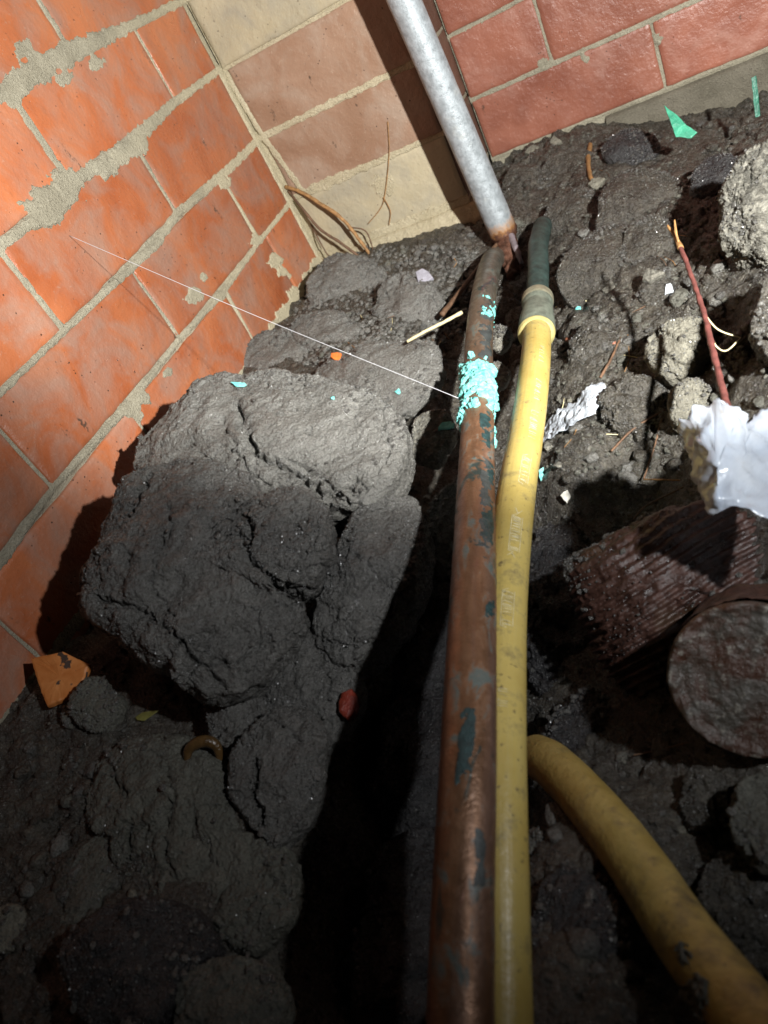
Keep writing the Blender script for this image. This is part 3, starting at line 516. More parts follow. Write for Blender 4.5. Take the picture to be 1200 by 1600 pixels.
for zi, ((x0, x1), (y0, y1), cnt, (r0, r1)) in enumerate(zones):
    xs = rng.uniform(x0, x1, cnt); ys = rng.uniform(y0, y1, cnt); H_ = hit(xs, ys)
    for Q in H_:
        if Q[0] < 8 or Q[2] < -500 or (Q[1] < -150): continue
        r = rng.uniform(r0, r1); o = bpy.data.objects.new('soil_lump', lm[rng.randint(4) if rng.rand() < .85 else 4])
        o.location = tw((Q[0], Q[1], Q[2]+r*.15)); o.scale = (r/7,)*3; o.rotation_euler = tuple(rng.uniform(-.5, .5, 2))+(rng.uniform(0, 6.3),); COL.objects.link(o)
        tag(o, 'small loose soil lump '+ZL[zi], 'soil lump', 'soil lumps '+ZL[zi])
stm = []
for k, m_ in enumerate([M_STONE, M_CREAMCLAY, M_CLAYP]):
    me = lump_mesh(30+k, 3, .007); me.name = 'small_stone'; me.materials.append(m_); stm.append(me)
for (x0, x1), (y0, y1), cnt, zl in [((780, 1130), (240, 560), 26, 'in the soil right of the pipe stub'), ((860, 1060), (560, 740), 16, 'around the plastic scrap'), ((480, 740), (400, 530), 20, 'in the rubble behind the pale clod'), ((1060, 1200), (190, 300), 8, 'under the red wall footing'), ((850, 1200), (1180, 1560), 9, 'beside the short yellow pipe'), ((20, 300), (1090, 1420), 10, 'in the dark soil at lower left')]:
    for Q in hit(rng.uniform(x0, x1, cnt), rng.uniform(y0, y1, cnt)):
        if Q[0] < 8 or Q[2] < -500 or Q[1] < -150: continue
        r = rng.uniform(1.8, 5.5); o = bpy.data.objects.new('small_stone', stm[rng.randint(3)]); o.location = tw((Q[0], Q[1], Q[2]+r*.1)); o.scale = (r/7, r/7*rng.uniform(.7, 1), r/7*rng.uniform(.6, 1)); o.rotation_euler = tuple(rng.uniform(-.6, .6, 2))+(rng.uniform(0, 6.3),); COL.objects.link(o)
        tag(o, 'small pale stone '+zl, 'stone', 'small pale stones '+zl)
# crumbs: nobody could count them
NC = 15000
xs = rng.uniform(-20, 1220, NC); ys = rng.uniform(150, 1620, NC); H_ = hit(xs, ys); H_ = H_[(H_[:, 0] > 4) & (H_[:, 1] > -158) & (H_[:, 2] > -510)]
ico = lump_mesh(11, 1); b = np.array([v.co[:] for v in ico.vertices]); bf = np.array([p_.vertices[:] for p_ in ico.polygons]); nb = len(b)
def scatter(name, pts, r0, r1, mat, kind='stuff', flat=1.):
    m = len(pts); r = (r0+(r1-r0)*rng.rand(m)**3); a = rng.rand(m)*6.28; ca, sa = np.cos(a), np.sin(a); jit = 1+.25*rng.normal(size=(m, nb, 1)).clip(-1, 1)
    B = b[None]*jit; X = B[..., 0]*ca[:, None]-B[..., 1]*sa[:, None]; Y = B[..., 0]*sa[:, None]+B[..., 1]*ca[:, None]
    V = np.stack([X, Y, B[..., 2]*flat], -1)*r[:, None, None]+pts[:, None]+np.array([0, 0, 1.])*r[:, None, None]*.2
    F = (bf[None]+(np.arange(m)*nb)[:, None, None]).reshape(-1, 3)
    o = mesh_np(name, V.reshape(-1, 3), F, mat, smooth=False); o['kind'] = kind; return o
half = len(H_)//2
tag(scatter('soil_crumbs', H_[:half], .7, 3.4, M_SOIL), 'fine dark soil crumbs covering the ground', 'soil')
tag(scatter('soil_crumbs', H_[half:int(half*1.75)], .6, 3.0, M_CLAY), 'grey clay crumbs mixed into the ground', 'soil')
tag(scatter('grit', H_[int(half*1.75):], .4, 1.7, M_STONE), 'pale grit specks sprinkled over the soil', 'grit')

# ================================================================== PIPES
def pipe_mat(name, kind):
    s = NT(name); uv = s.tc.outputs['UV']
    if kind == 'copper':
        co = s.co; st = s.noise(1.0, 4, .6, 0, s.scaled((9, 14, 1), uv)); st2 = s.noise(1., 5, .65, .6, s.scaled((7, 45, 1), uv)); n3 = s.noise(90, 5, .65); n4 = s.noise(500, 4, .6)
        col = s.mix(s.ramp(st, .35, .65), (.14, .070, .036), (.25, .130, .070))
        col = s.mix(s.ramp(s.noise(1., 3, .5, 0, s.scaled((5, 3, 1), uv)), .5, .66, 0, .6), col, (.15, .10, .09))
        col = s.mix(s.ramp(st2, .55, .63, 0, .85), col, (.085, .12, .115))
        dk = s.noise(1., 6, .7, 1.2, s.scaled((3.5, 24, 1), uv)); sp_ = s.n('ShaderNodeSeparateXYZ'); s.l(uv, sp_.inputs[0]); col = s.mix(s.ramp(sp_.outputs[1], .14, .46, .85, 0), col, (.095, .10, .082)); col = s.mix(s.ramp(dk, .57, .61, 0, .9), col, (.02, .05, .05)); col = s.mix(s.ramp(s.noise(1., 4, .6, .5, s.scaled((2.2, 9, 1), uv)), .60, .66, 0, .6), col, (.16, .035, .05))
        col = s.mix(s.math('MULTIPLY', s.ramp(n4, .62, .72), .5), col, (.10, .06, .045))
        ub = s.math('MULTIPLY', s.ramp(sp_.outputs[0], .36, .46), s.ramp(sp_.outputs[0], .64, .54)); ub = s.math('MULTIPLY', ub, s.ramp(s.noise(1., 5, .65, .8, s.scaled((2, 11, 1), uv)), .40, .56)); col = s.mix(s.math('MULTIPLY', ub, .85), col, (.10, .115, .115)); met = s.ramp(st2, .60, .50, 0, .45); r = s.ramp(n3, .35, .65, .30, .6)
        return s.out(col, r, s.bump(n3, .0008, s.bump(n4, .0003)), met)
    if kind == 'yellow':
        n1 = s.noise(25, 4, .6); n2 = s.noise(240, 4, .65); n3 = s.noise(1., 3, .5, 0, s.scaled((30, 18, 1), uv))
        col = s.mix(s.ramp(n1, .35, .65), (.42, .305, .080), (.52, .405, .125)); col = s.mix(s.ramp(n3, .55, .8, 0, .5), col, (.46, .38, .16))
        col = s.mix(s.ramp(n2, .62, .68, 0, .8), col, (.12, .09, .04)); col = s.mix(s.ramp(s.noise(50, 6, .75), .54, .70, 0, .75), col, (.17, .135, .07))
        return s.out(col, s.ramp(n2, .3, .7, .28, .5), s.bump(n2, .0003, s.bump(n3, .0003)))
    if kind == 'galv':
        n1 = s.vor(230); n2 = s.noise(120, 5, .65); n3 = s.noise(35, 4, .6)
        col = s.mix(s.ramp(n2, .35, .65), (.24, .265, .28), (.38, .415, .44)); col = s.mix(s.ramp(s.noise(300, 4, .6), .58, .7, 0, .7), col, (.16, .17, .19)); col = s.mix(s.ramp(n3, .58, .75, 0, .6), col, (.52, .52, .48))
        sep = s.n('ShaderNodeSeparateXYZ'); s.l(uv, sep.inputs[0]); t = s.math('ADD', sep.outputs[1], s.math('MULTIPLY', s.math('SUBTRACT', n2, .5), .03))
        col = s.mix(s.ramp(t, GALV_L*MM-.022, GALV_L*MM-.008), col, (.36, .17, .05)); col = s.mix(s.ramp(t, GALV_L*MM-.012, GALV_L*MM-.004), col, (.10, .045, .028))
        return s.out(col, s.ramp(n2, .3, .7, .42, .65), s.bump(n2, .0010), .25)
# galvanised pipe
_g0, _g1 = ony(631, 0, 82), ony(788, 366, 82); gal_pts = [_g0+(_g0-_g1)*1.25, _g0+(_g0-_g1)*.5, _g0, _g0*.5+_g1*.5, _g1]
GALV_L = sum(np.linalg.norm(gal_pts[i+1]-gal_pts[i]) for i in range(4))
GP = empty('metal_pipe', (279, 60, -384)); tag(GP, 'galvanised steel pipe standing upright against the brick pier, rusty at its foot', 'pipe')
def gr(t): return 16.7
parent(tube('pipe', gal_pts, gr, pipe_mat('galvanised_steel', 'galv'), 200, 40, disp=lambda P, u, s: .18*fbm(P*.12, 3)+.35*fbm(P*.3, 3)*sstep(GALV_L-35, GALV_L-10, s)), GP)
M_RUST = simple('flaking_rust', (.13, .055, .032), .6, .3, 120, .6, .0015)
rp = [at(786, 360, 946), at(791, 385, 930), at(797, 408, 915), at(803, 432, 900)]
parent(tube('rusted_end', rp, lambda t: 16.5-10*t, M_RUST, 40, 32, disp=lambda P, u, s: 4.2*fbm(P*.08, 4)+1.2*fbm(P*.3, 3)), GP)
parent(tube('rust_flake', [at(797, 366, 925), at(806, 388, 905), at(815, 412, 895)], lambda t: 4.6-2*t, simple('pale_rust_scale', (.26, .22, .24), .5, .3, 90, .5, .001), 14, 10, disp=lambda P, u, s: 1.2*fbm(P*.2, 3)), GP)
# copper pipe
CP = empty('copper_pipe', at(743, 750, 520)); tag(CP, 'weathered copper pipe with teal crust, nearest the left clods and alongside the yellow one', 'pipe')
cop_pts = [at(774, 402, 930), at(768, 410, 880), at(760, 440, 805), at(752, 490, 740), at(748, 545, 690), at(747, 640, 606), at(744, 750, 520), at(741, 880, 440), at(737, 1000, 392), at(731, 1200, 338), at(724, 1400, 306), at(719, 1620, 279), at(716, 1760, 262)]
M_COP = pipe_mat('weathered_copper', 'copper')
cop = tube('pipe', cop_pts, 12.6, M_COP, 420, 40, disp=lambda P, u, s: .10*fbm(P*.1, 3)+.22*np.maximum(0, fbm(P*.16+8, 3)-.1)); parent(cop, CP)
M_TEAL = NT('teal_verdigris'); _n = M_TEAL.noise(260, 5, .65); _c = M_TEAL.mix(M_TEAL.ramp(_n, .35, .65), (.10, .42, .40), (.28, .72, .66)); _c = M_TEAL.mix(M_TEAL.ramp(M_TEAL.noise(90, 4, .6), .60, .70, 0, .8), _c, (.04, .20, .20)); M_TEAL = M_TEAL.out(_c, .7, M_TEAL.bump(_n, .0018))
Cc, Cs = catmull(cop_pts, 900); Cpx = pix(Cc)
def crust(name, y0, y1, u0, u1, th, par, seed, thr=-.05, mat=M_TEAL, rad=12.6):
    i0 = np.argmin(np.abs(Cpx[:, 1]-y0)+1e3*(np.arange(900) < 20)); i1 = np.argmin(np.abs(Cpx[:, 1]-y1)+1e3*(np.arange(900) < 20)); n = 110; seg = 90
    T, N, B = frames(Cc); ii = np.linspace(i0, i1, n); f = lambda A: np.stack([np.interp(ii, np.arange(900), A[:, k]) for k in range(3)], 1)
    c, N, B = f(Cc), f(N), f(B); a = np.radians(np.linspace(u0, u1, seg))
    dirs = N[:, None]*np.cos(a)[None, :, None]+B[:, None]*np.sin(a)[None, :, None]; V = c[:, None]+dirs*rad
    S, Uu = np.meshgrid(np.linspace(-1, 1, n), np.linspace(-1, 1, seg), indexing='ij')
    nz = fbm(V*.09+seed*7, 4, .6); edge = 1-np.maximum(np.abs(S), np.abs(Uu))**3-.1; m = sstep(thr, thr+.25, nz+edge-.75)
    w1, w2 = worley(V*.22+seed)
    d = -1.2+m*(1.2+th*(.55+.6*nz)+.9*sstep(0, .4, w2-w1)-.6)+.25*fbm(V*.7, 2)*m if th > .5 else -1.2+m*(1.36+.06*fbm(V*.5, 2))
    o = mesh_np(name, (V+dirs*d[..., None]).reshape(-1, 3), grid_faces(n, seg), mat); parent(o, par)
    ce = np.array(c).mean(0); fix_normals_child(o, ce); return o
def fix_normals_child(o, c):
    me = o.data; nn = np.zeros(len(me.polygons)*3, np.float32); me.polygons.foreach_get('normal', nn); cc = np.zeros(len(me.polygons)*3, np.float32); me.polygons.foreach_get('center', cc)
    L = np.array(o.location)+np.array(o.parent.location)
    if (((cc.reshape(-1, 3)+L-tw(c))*nn.reshape(-1, 3)).sum(1) > 0).mean() < .5: me.flip_normals()
SG = 1.
crust('verdigris_crust', 574, 662, -110, 95, 4.2, CP, 1, -.38)
crust('verdigris_crust', 480, 512, -20, 95, 1.0, CP, 2, -.25)
crust('verdigris_crust', 588, 700, 60, 130, 1.8, CP, 3, -.3)
crust('verdigris_crust', 588, 680, -130, -70, 1.8, CP, 4, -.3)
M_PAT = simple('dark_teal_patina', (.020, .050, .052), .45, .1, 200, .6, .0006); M_PATG = simple('grey_patina', (.055, .064, .064), .5, .1, 120, .5, .0004)
for nm, y0, y1, u0, u1, sd, mt in [('grey_patina', 720, 900, -6, 40, 11, M_PATG), ('dark_patina', 655, 745, -10, 40, 12, M_PAT), ('dark_patina', 735, 775, 15, 70, 13, M_PAT), ('dark_patina', 795, 905, 0, 48, 14, M_PAT), ('dark_patina', 1120, 1260, -34, 4, 15, M_PAT), ('dark_patina', 1300, 1400, 8, 34, 16, M_PATG), ('grey_patina', 480, 600, -20, 60, 17, M_PATG), ('dark_patina', 930, 990, 20, 60, 18, M_PAT)]:
    crust(nm, y0, y1, u0, u1, .25, CP, sd, -.30 if 'dark' in nm else -.2, mt)
# yellow gas pipe
YP = empty('gas_pipe', at(815, 750, 560)); tag(YP, 'long yellow plastic gas pipe joined by a brass collar to a green copper stub', 'pipe')
yel_pts = [at(839, 500, 716), at(838, 545, 666), at(833, 600, 614), at(822, 680, 556), at(810, 750, 513), at(797.5, 850, 469), at(789, 950, 433), at(784.5, 1050, 401), at(781, 1200, 358), at(781, 1400, 323), at(783, 1620, 295), at(785, 1760, 277)]
M_YEL = pipe_mat('yellow_plastic', 'yellow')
parent(tube('pipe', yel_pts, 12.5, M_YEL, 300, 40, disp=lambda P, u, s: .08*fbm(P*.06, 2)), YP)
stub = [at(848, 352, 905), at(844, 370, 868), at(841, 385, 838), at(841, 420, 793), at(840, 460, 752), at(839, 480, 733)]
parent(tube('copper_stub', stub, lambda t: 10.8+.5*math.exp(-((t-.93)/.06)**2), simple('green_black_copper', (.035, .065, .058), .5, .2, 90, .6, .0008), 60, 32, disp=lambda P, u, s: .5*fbm(P*.09, 3)), YP)
col_pts = [at(840, 462, 749), at(840, 480, 733), at(839, 500, 716), at(838, 522, 699)]
def prof(xs_, ys_): return lambda t: float(np.interp(t, xs_, ys_))
M_BRASS = simple('dull_brass', (.36, .34, .24), .38, .55, 150, .4, .0004)
M_BRASSG = simple('green_tinged_brass', (.22, .25, .20), .45, .4, 120, .45, .0006)
parent(tube('collar_sleeve', col_pts, prof([0, .04, .10, .26, .34, .50, .72, .86, .96, 1], [11.5, 13.6, 14.4, 14.6, 13.6, 15.0, 16.4, 16.6, 15.6, 13.2]), M_BRASSG, 70, 56, disp=lambda P, u, s: .12*fbm(P*.15, 3)), YP)
def ring(name, p0, p1, prf, mat, par): parent(tube(name, [p0, (p0+p1)/2, p1], prf, mat, 24, 56), par)
ring('crimp_ring', at(840, 465, 746), at(840, 476, 736), prof([0, .25, .75, 1], [13.8, 15.3, 15.3, 13.8]), M_BRASS, YP)
ring('collar_lip', at(838, 517, 703), at(838, 527, 695), prof([0, .3, .7, .9, 1], [16.0, 17.2, 16.4, 14.4, 13.0]), simple('pale_yellow_ferrule', (.62, .54, .22), .4, .2, 120, .3, .0003), YP)
# print on the yellow pipe: worn white characters, too rubbed to read
Yc, Ys = catmull(yel_pts, 900); Yp = pix(Yc); YT, YN, YB = frames(Yc)
M_PRINT = simple('worn_white_print', (.72, .66, .42), .45, 0, 300, .4, .0001)
def on_yellow(y, u, r=12.5):        # y: picture row, u: millimetres round the pipe from its camera side
    i = np.interp(y, Yp[:, 1], np.arange(900)); k = int(np.clip(i, 0, 898)); a = u/12.5; return Yc[k]*(1-i+k)+Yc[k+1]*(i-k)+(YN[k]*math.cos(a)+YB[k]*math.sin(a))*r
def print_marks(rows):
    V, F = [], []
    def bar(y0, u0, y1, u1, wdt):
        a, b_ = (y0, u0), (y1, u1); n = max(2, int(abs(y1-y0)/6)+int(abs(u1-u0)/1.5)+2)
        L = math.hypot((y1-y0)*.4, u1-u0)+1e-6; dy, du = -(u1-u0)/L/.4, (y1-y0)*.4/L
        for t in np.linspace(0, 1, n):
            y = y0+(y1-y0)*t; u = u0+(u1-u0)*t
            V.append(on_yellow(y-dy*wdt/2, u-du*wdt/2, 12.72)); V.append(on_yellow(y+dy*wdt/2, u+du*wdt/2, 12.72))
        k = len(V)-2*n
        for j in range(n-1): F.append([k+2*j, k+2*j+1, k+2*j+3, k+2*j+2])
    for r in rows: bar(*r)
    o = bpy_ngon('printed_mark', np.array(V), F, M_PRINT, smooth=True); parent(o, YP); fix_normals_child(o, np.mean(V, 0)-YN[450]*8)
def glyphs(y0, y1, u0, u1, n, box=True, seed=0):
    q = np.random.RandomState(seed); rows = []; st = (y1-y0)/n
    if box: rows += [(y0, u0-.8, y1, u0-.8, .35), (y0, u1+.8, y1, u1+.8, .3), (y0, u0-.8, y0-3, (u0+u1)/2, .3), (y1, u0-.8, y1+3, (u0+u1)/2, .3)]
    for k in range(n):
        y = y0+st*(k+.2); h = st*.55
        for _ in range(2+q.randint(2)):
            t = q.randint(4)
            if t == 0: rows.append((y, u0, y, u1, .32))
            elif t == 1: rows.append((y, u0, y+h, u0, .32))
            elif t == 2: rows.append((y+h, u0, y+h, u1, .32))
            else: rows.append((y, u0, y+h, u1, .3))
    return rows
for a_ in [(560, 585, -1, 3, 5, False, 1), (612, 645, -1.5, 3, 6, False, 2), (662, 706, -2, 3.5, 8, False, 3), (735, 775, -2, 2.5, 8, True, 4), (828, 882, -3, 2, 14, True, 5), (945, 1000, -4, 1, 11, True, 6), (1100, 1130, -4.5, 0, 4, False, 7)]:
    print_marks(glyphs(*a_))
print_marks([(816, -2.5, 824, -.5, .35), (824, -.5, 818, 2, .3), (890, -4, 886, -1.5, .35), (886, -1.5, 893, .5, .3)])
# short yellow pipe
SP = empty('gas_pipe', at(1000, 1340, 350)); tag(SP, 'short yellow pipe end curving out of the lower right corner, caked with mud', 'pipe')
sp_pts = [at(838, 1182, 470), at(862, 1195, 447), at(900, 1232, 415), at(950, 1290, 380), at(1005, 1365, 346), at(1060, 1450, 314), at(1120, 1530, 286), at(1190, 1620, 260), at(1260, 1720, 240)]
m2 = NT('muddy_yellow_plastic'); _a = m2.noise(40, 5, .65); _b = m2.noise(300, 4, .6); _c = m2.mix(m2.ramp(_a, .35, .65), (.33, .23, .06), (.46, .34, .11)); _c = m2.mix(m2.ramp(m2.noise(30, 6, .75), .50, .64, 0, .85), _c, (.16, .12, .06)); _c = m2.mix(m2.ramp(_b, .64, .72, 0, .7), _c, (.08, .055, .03)); m2 = m2.out(_c, .42, m2.bump(_b, .0006))
parent(tube('pipe', sp_pts, 13.2, m2, 160, 40, disp=lambda P, u, s: .15*fbm(P*.06, 2)), SP)
Cc_, Cpx_ = Cc, Cpx
Cc, _ = catmull(sp_pts, 900); Cpx = pix(Cc)
crust('mud_cake', 1500, 1600, -110, 10, 2.2, SP, 9, -.1, M_OLIVE, 13.2)
Cc, Cpx = Cc_, Cpx_

# ================================================================== ROOTS, TWIGS, THREAD
M_ROOT = simple('orange_brown_root', (.36, .19, .07), .55, 0, 150, .5, .0008)
M_ROOTD = simple('dark_brown_root', (.14, .075, .04), .6, 0, 150, .5, .0008)
M_STRAW = simple('pale_straw', (.62, .54, .32), .5, 0, 200, .25, .0003)
M_TWIG = simple('red_brown_twig', (.15, .050, .042), .45, 0, 160, .5, .0006)
def rod(name, pts, r0, r1, mat, n=30, seg=10, wob=.25): return tube(name, pts, lambda t: r0+(r1-r0)*t, mat, n, seg, disp=lambda P, u, s: wob*r0*fbm(P*.15, 3))
RT = empty('root', onz(560, 370, -350)); tag(RT, 'pair of orange brown roots looping out of the wall corner over the cream footing', 'root')
def wp(px, py, o=6): return ony(px, py, o)
parent(rod('root_strand', [onx(446, 292, 3), wp(470, 300, 6), wp(500, 318, 12), wp(530, 338, 18), wp(552, 362, 22), wp(580, 400, 28), wp(600, 422, 34)], 2.6, 2.2, M_ROOT, 60, 12), RT)
parent(rod('root_strand', [onx(450, 298, 3), wp(472, 325, 10), wp(500, 358, 18), wp(530, 378, 24), wp(560, 400, 28), wp(588, 420, 34)], 1.7, 2.2, M_ROOTD, 60, 12), RT)
parent(rod('root_strand', [wp(548, 355, 18), wp(572, 362, 20), wp(585, 395, 24), wp(600, 420, 34)], 1.0, 1.0, M_ROOTD, 40, 8), RT)
parent(rod('root_strand', [wp(598, 420, 34), wp(620, 430, 40), wp(645, 434, 46)], 3.6, 3.2, M_ROOT, 20, 12), RT)
parent(rod('root_strand', [onx(478, 335, 6), wp(497, 372, 14), wp(512, 398, 22), wp(522, 402, 28)], 1.0, .8, M_ROOTD, 30, 8), RT)
o = rod('rootlet', [wp(606, 190, 2), wp(608, 240, 3), wp(602, 300, 3), wp(595, 325, 3), wp(575, 350, 5)], .7, .5, M_ROOT, 50, 6); tag(o, 'hair thin rootlet hanging down the pier face', 'root')
o = rod('rootlet', [wp(599, 308, 3), wp(610, 330, 4), wp(608, 352, 6)], .7, .5, M_ROOT, 30, 6); tag(o, 'short forked rootlet on the cream bottom brick of the pier', 'root')
def on_g(px, py, lift=2.): Q = hit([px], [py])[0]; return Q-ray(px, py)/np.linalg.norm(ray(px, py))*lift
def line(name, label, cat, pp, r0, r1, mat, lift=3., n=40, seg=8, depth=None):
    if depth: pts = [at(x, y, d) for (x, y), d in zip(pp, depth)]
    else: pts = [on_g(x, y, lift) for x, y in pp]
    o = rod(name, pts, r0, r1, mat, n, seg); tag(o, label, cat); return o
line('stalk', 'brown diagonal plant stalk lying left of the copper pipe bend', 'stalk', [(690, 492), (720, 455), (748, 418), (776, 382)], 3.2, 2.4, M_ROOTD, depth=[840, 860, 890, 915])
line('straw', 'pale straw lying across the dark gap left of the copper pipe', 'straw', [(636, 534), (660, 520), (690, 505), (722, 488)], 1.5, 2.0, M_STRAW, depth=[752, 752, 754, 756])
tw_d = [470, 488, 512, 540, 565, 590]
TWG = empty('twig', at(1136, 628, 470)); tag(TWG, 'red brown twig with a split pale tip standing behind the white plastic sheet', 'twig')
parent(rod('stem', [at(1140, 650, 460), at(1128, 605, 478), at(1112, 540, 508), at(1100, 490, 530), at(1080, 430, 556), at(1063, 385, 576)], 2.4, 1.6, M_TWIG, 80, 14), TWG)
parent(rod('split_tip', [at(1064, 388, 575), at(1054, 368, 585), at(1043, 352, 592)], 2.4, .8, M_ROOT, 20, 8), TWG)
parent(rod('split_tip', [at(1060, 378, 578), at(1056, 362, 580), at(1054, 344, 584)], 1.2, .7, M_ROOT, 16, 8), TWG)
parent(rod('side_shoot', [at(1108, 520, 515), at(1118, 540, 512), at(1135, 548, 508), at(1158, 527, 512)], .7, .4, M_STRAW, 24, 6), TWG)
parent(rod('side_shoot', [at(1100, 490, 528), at(1122, 515, 520), at(1158, 528, 515)], .7, .4, M_STRAW, 24, 6), TWG)
line('straw', 'thin dry stem slanting at the right edge below the rubble lump', 'straw', [(1205, 415), (1180, 450), (1160, 490), (1142, 528)], 1.0, .9, M_STRAW, depth=[600, 605, 610, 615])
line('straw', 'bent cream stem lying on the pale cracked clay lump', 'straw', [(1100, 538), (1085, 550), (1070, 562)], .9, 1.6, M_STRAW, depth=[640, 640, 640])
line('root', 'short orange root stub standing by the foot of the red wall', 'root', [(922, 226), (919, 250), (922, 275), (930, 290)], 3.2, 2.6, M_ROOT, lift=4)
line('root', 'flat red brown root lying right of the brass collar', 'root', [(886, 530), (905, 541), (930, 542), (962, 536)], 2.4, 2.0, simple('red_root', (.30, .11, .06), .5, 0, 150, .4), lift=3)
line('rootlet', 'dark thin stick leaning up between the plastic scrap and the crumbly clod', 'root', [(938, 590), (955, 560), (975, 516)], 1.3, 1.0, M_ROOTD, lift=6)
line('grass_blade', 'dry grass stalk crossing beside the collar at right', 'straw', [(868, 480), (890, 475), (916, 470)], .8, .7, M_STRAW, lift=4)
line('rootlet', 'dark rootlet running from the clod up to the plastic sheet', 'root', [(955, 705), (990, 670), (1040, 640)], 1.0, .8, M_ROOTD, lift=4)
line('rootlet', 'upright dark wiry rootlet in the shade left of the plastic sheet', 'root', [(1034, 655), (1022, 700), (1006, 748)], .8, .7, M_ROOTD, depth=[600, 590, 580])
line('rootlet', 'level wiry rootlet ending behind the plastic sheet', 'root', [(1006, 749), (1050, 750), (1090, 752)], .6, .6, M_ROOT, depth=[575, 560, 545])
line('rootlet', 'faint curved rootlet above the rotten log', 'root', [(990, 810), (1010, 790), (1050, 770), (1085, 752)], .6, .6, M_ROOTD, depth=[560, 555, 550, 540])
line('rootlet', 'thin rootlet in the dark below the round log end', 'root', [(990, 1180), (1030, 1172), (1075, 1160)], .5, .4, M_ROOTD, lift=6)
line('grass_blade', 'single dry blade on the dark clay beside the yellow pipe bottom', 'straw', [(838, 1462), (855, 1461), (876, 1459)], .7, .6, M_STRAW, depth=[385, 384, 383])
for k in range(16):
    x0, y0 = rng.uniform(840, 1060), rng.uniform(240, 700); a = rng.uniform(0, 3.14); L = rng.uniform(14, 45)
    o = line('rootlet', 'fine rootlet lying in the soil right of the pipes', 'root', [(x0, y0), (x0+L*.5*math.cos(a)+4, y0+L*.5*math.sin(a)), (x0+L*math.cos(a), y0+L*math.sin(a))], .5, .35, [M_ROOT, M_ROOTD, M_STRAW][k % 3], lift=2, n=14, seg=5); o['group'] = 'fine rootlets right of the pipes'
for k in range(14):
    x0, y0 = rng.uniform(470, 740), rng.uniform(385, 540); a = rng.uniform(0, 3.14); L = rng.uniform(14, 50)
    o = line('rootlet', 'fine rootlet lying in the rubble left of the copper pipe', 'root', [(x0, y0), (x0+L*.5*math.cos(a)+4, y0+L*.5*math.sin(a)), (x0+L*math.cos(a), y0+L*math.sin(a))], .55, .35, [M_ROOT, M_ROOTD, M_STRAW][k % 3], lift=3, n=14, seg=5); o['group'] = 'fine rootlets left of the copper pipe'
# taut thread from the wall to the crust
s_ = NT('white_thread'); M_THR = s_.out((.55, .55, .58), .35)
p0 = onx(108, 368, .5); p1 = at(716, 622, 596)
o = tube('thread', [p0, p0*.5+p1*.5+np.array([0, 0, -3.]), p1], .24, M_THR, 60, 6); tag(o, 'taut white spider thread stretched from the orange wall to the teal crust', 'thread')

# ================================================================== PLASTIC SHEET
def film(name, label, cat, V, F, mat, cuts=4, crumple=1., thick=.35, seed=0, fr=.06):
    import bmesh
    bm = bmesh.new(); vs_ = [bm.verts.new(v) for v in V]
    for f in F: bm.faces.new([vs_[i] for i in f])
    bmesh.ops.subdivide_edges(bm, edges=bm.edges[:], cuts=cuts, use_grid_fill=True)
    bmesh.ops.subdivide_edges(bm, edges=bm.edges[:], cuts=2, use_grid_fill=True)
    bm.normal_update(); Pv = np.array([v.co[:] for v in bm.verts]); Nv = np.array([v.normal[:] for v in bm.verts])
    d = crumple*(2.2*fbm(Pv*fr*.5+seed, 2, ridged=True)-1.2+1.5*(fbm(Pv*fr*1.1+seed+5, 3, .5, ridged=True)-.7)); bd = np.array([v.is_boundary for v in bm.verts])
    Pv = Pv+Nv*d[:, None]; Pv[bd] += 1.2*np.stack([perlin(Pv[bd]*.35+k*9) for k in range(3)], 1)
    for v, c in zip(bm.verts, Pv): v.co = c
    F2 = [[l.vert.index for l in f.loops] for f in bm.faces]; bm.verts.index_update()
    o = bpy_ngon(name, Pv, F2, mat); bm.free(); md = o.modifiers.new('thickness', 'SOLIDIFY'); md.thickness = thick*MM; md.offset = 0
    return tag(o, label, cat)
s_ = NT('milky_plastic'); _n = s_.noise(30, 5, .6); _f = s_.noise(140, 4, .7); _c = s_.mix(s_.ramp(_n, .35, .65), (.60, .68, .80), (.76, .81, .88)); _c = s_.mix(s_.ramp(s_.noise(55, 4, .6), .66, .74, 0, .5), _c, (.62, .46, .24)); _c = s_.mix(s_.ramp(_f, .69, .74, 0, .9), _c, (.05, .04, .03))
M_PLA = s_.out(_c, .22, s_.bump(s_.noise(35, 3, .6), .0012)); s_.b.inputs['Transmission Weight'].default_value = .4; s_.b.inputs['Subsurface Weight'].default_value = .25; s_.b.inputs['Subsurface Radius'].default_value = (.004, .004, .004); s_.b.inputs['Subsurface Scale'].default_value = 1.
pv = [(1062, 653, 452), (1076, 655, 436), (1084, 634, 434), (1110, 630, 430), (1123, 621, 432), (1140, 630, 428), (1160, 640, 428), (1169, 658, 440), (1200, 640, 446), (1245, 625, 455),
      (1120, 728, 398), (1119, 778, 392), (1114, 800, 400), (1080, 722, 432), (1098, 765, 422), (1150, 792, 388), (1205, 822, 380), (1255, 850, 375), (1156, 722, 404), (1158, 780, 388), (1200, 720, 414), (1250, 730, 410), (1145, 670, 415)]
pf = [(0, 13, 10, 1), (13, 14, 11, 10), (14, 12, 11), (1, 10, 3, 2), (10, 22, 5, 4, 3), (22, 7, 6, 5), (10, 18, 22), (22, 18, 7), (7, 18, 20, 8), (8, 20, 21, 9), (10, 11, 19, 18), (11, 12, 15, 19), (18, 19, 20), (19, 15, 16, 20), (20, 16, 17, 21)]
pf = [f[::-1] for f in pf]
sheet = film('plastic_sheet', 'torn white plastic sheet folded into a cup at the right edge', 'plastic', [at(*q) for q in pv], pf, M_PLA, cuts=3, crumple=1.3, seed=2)
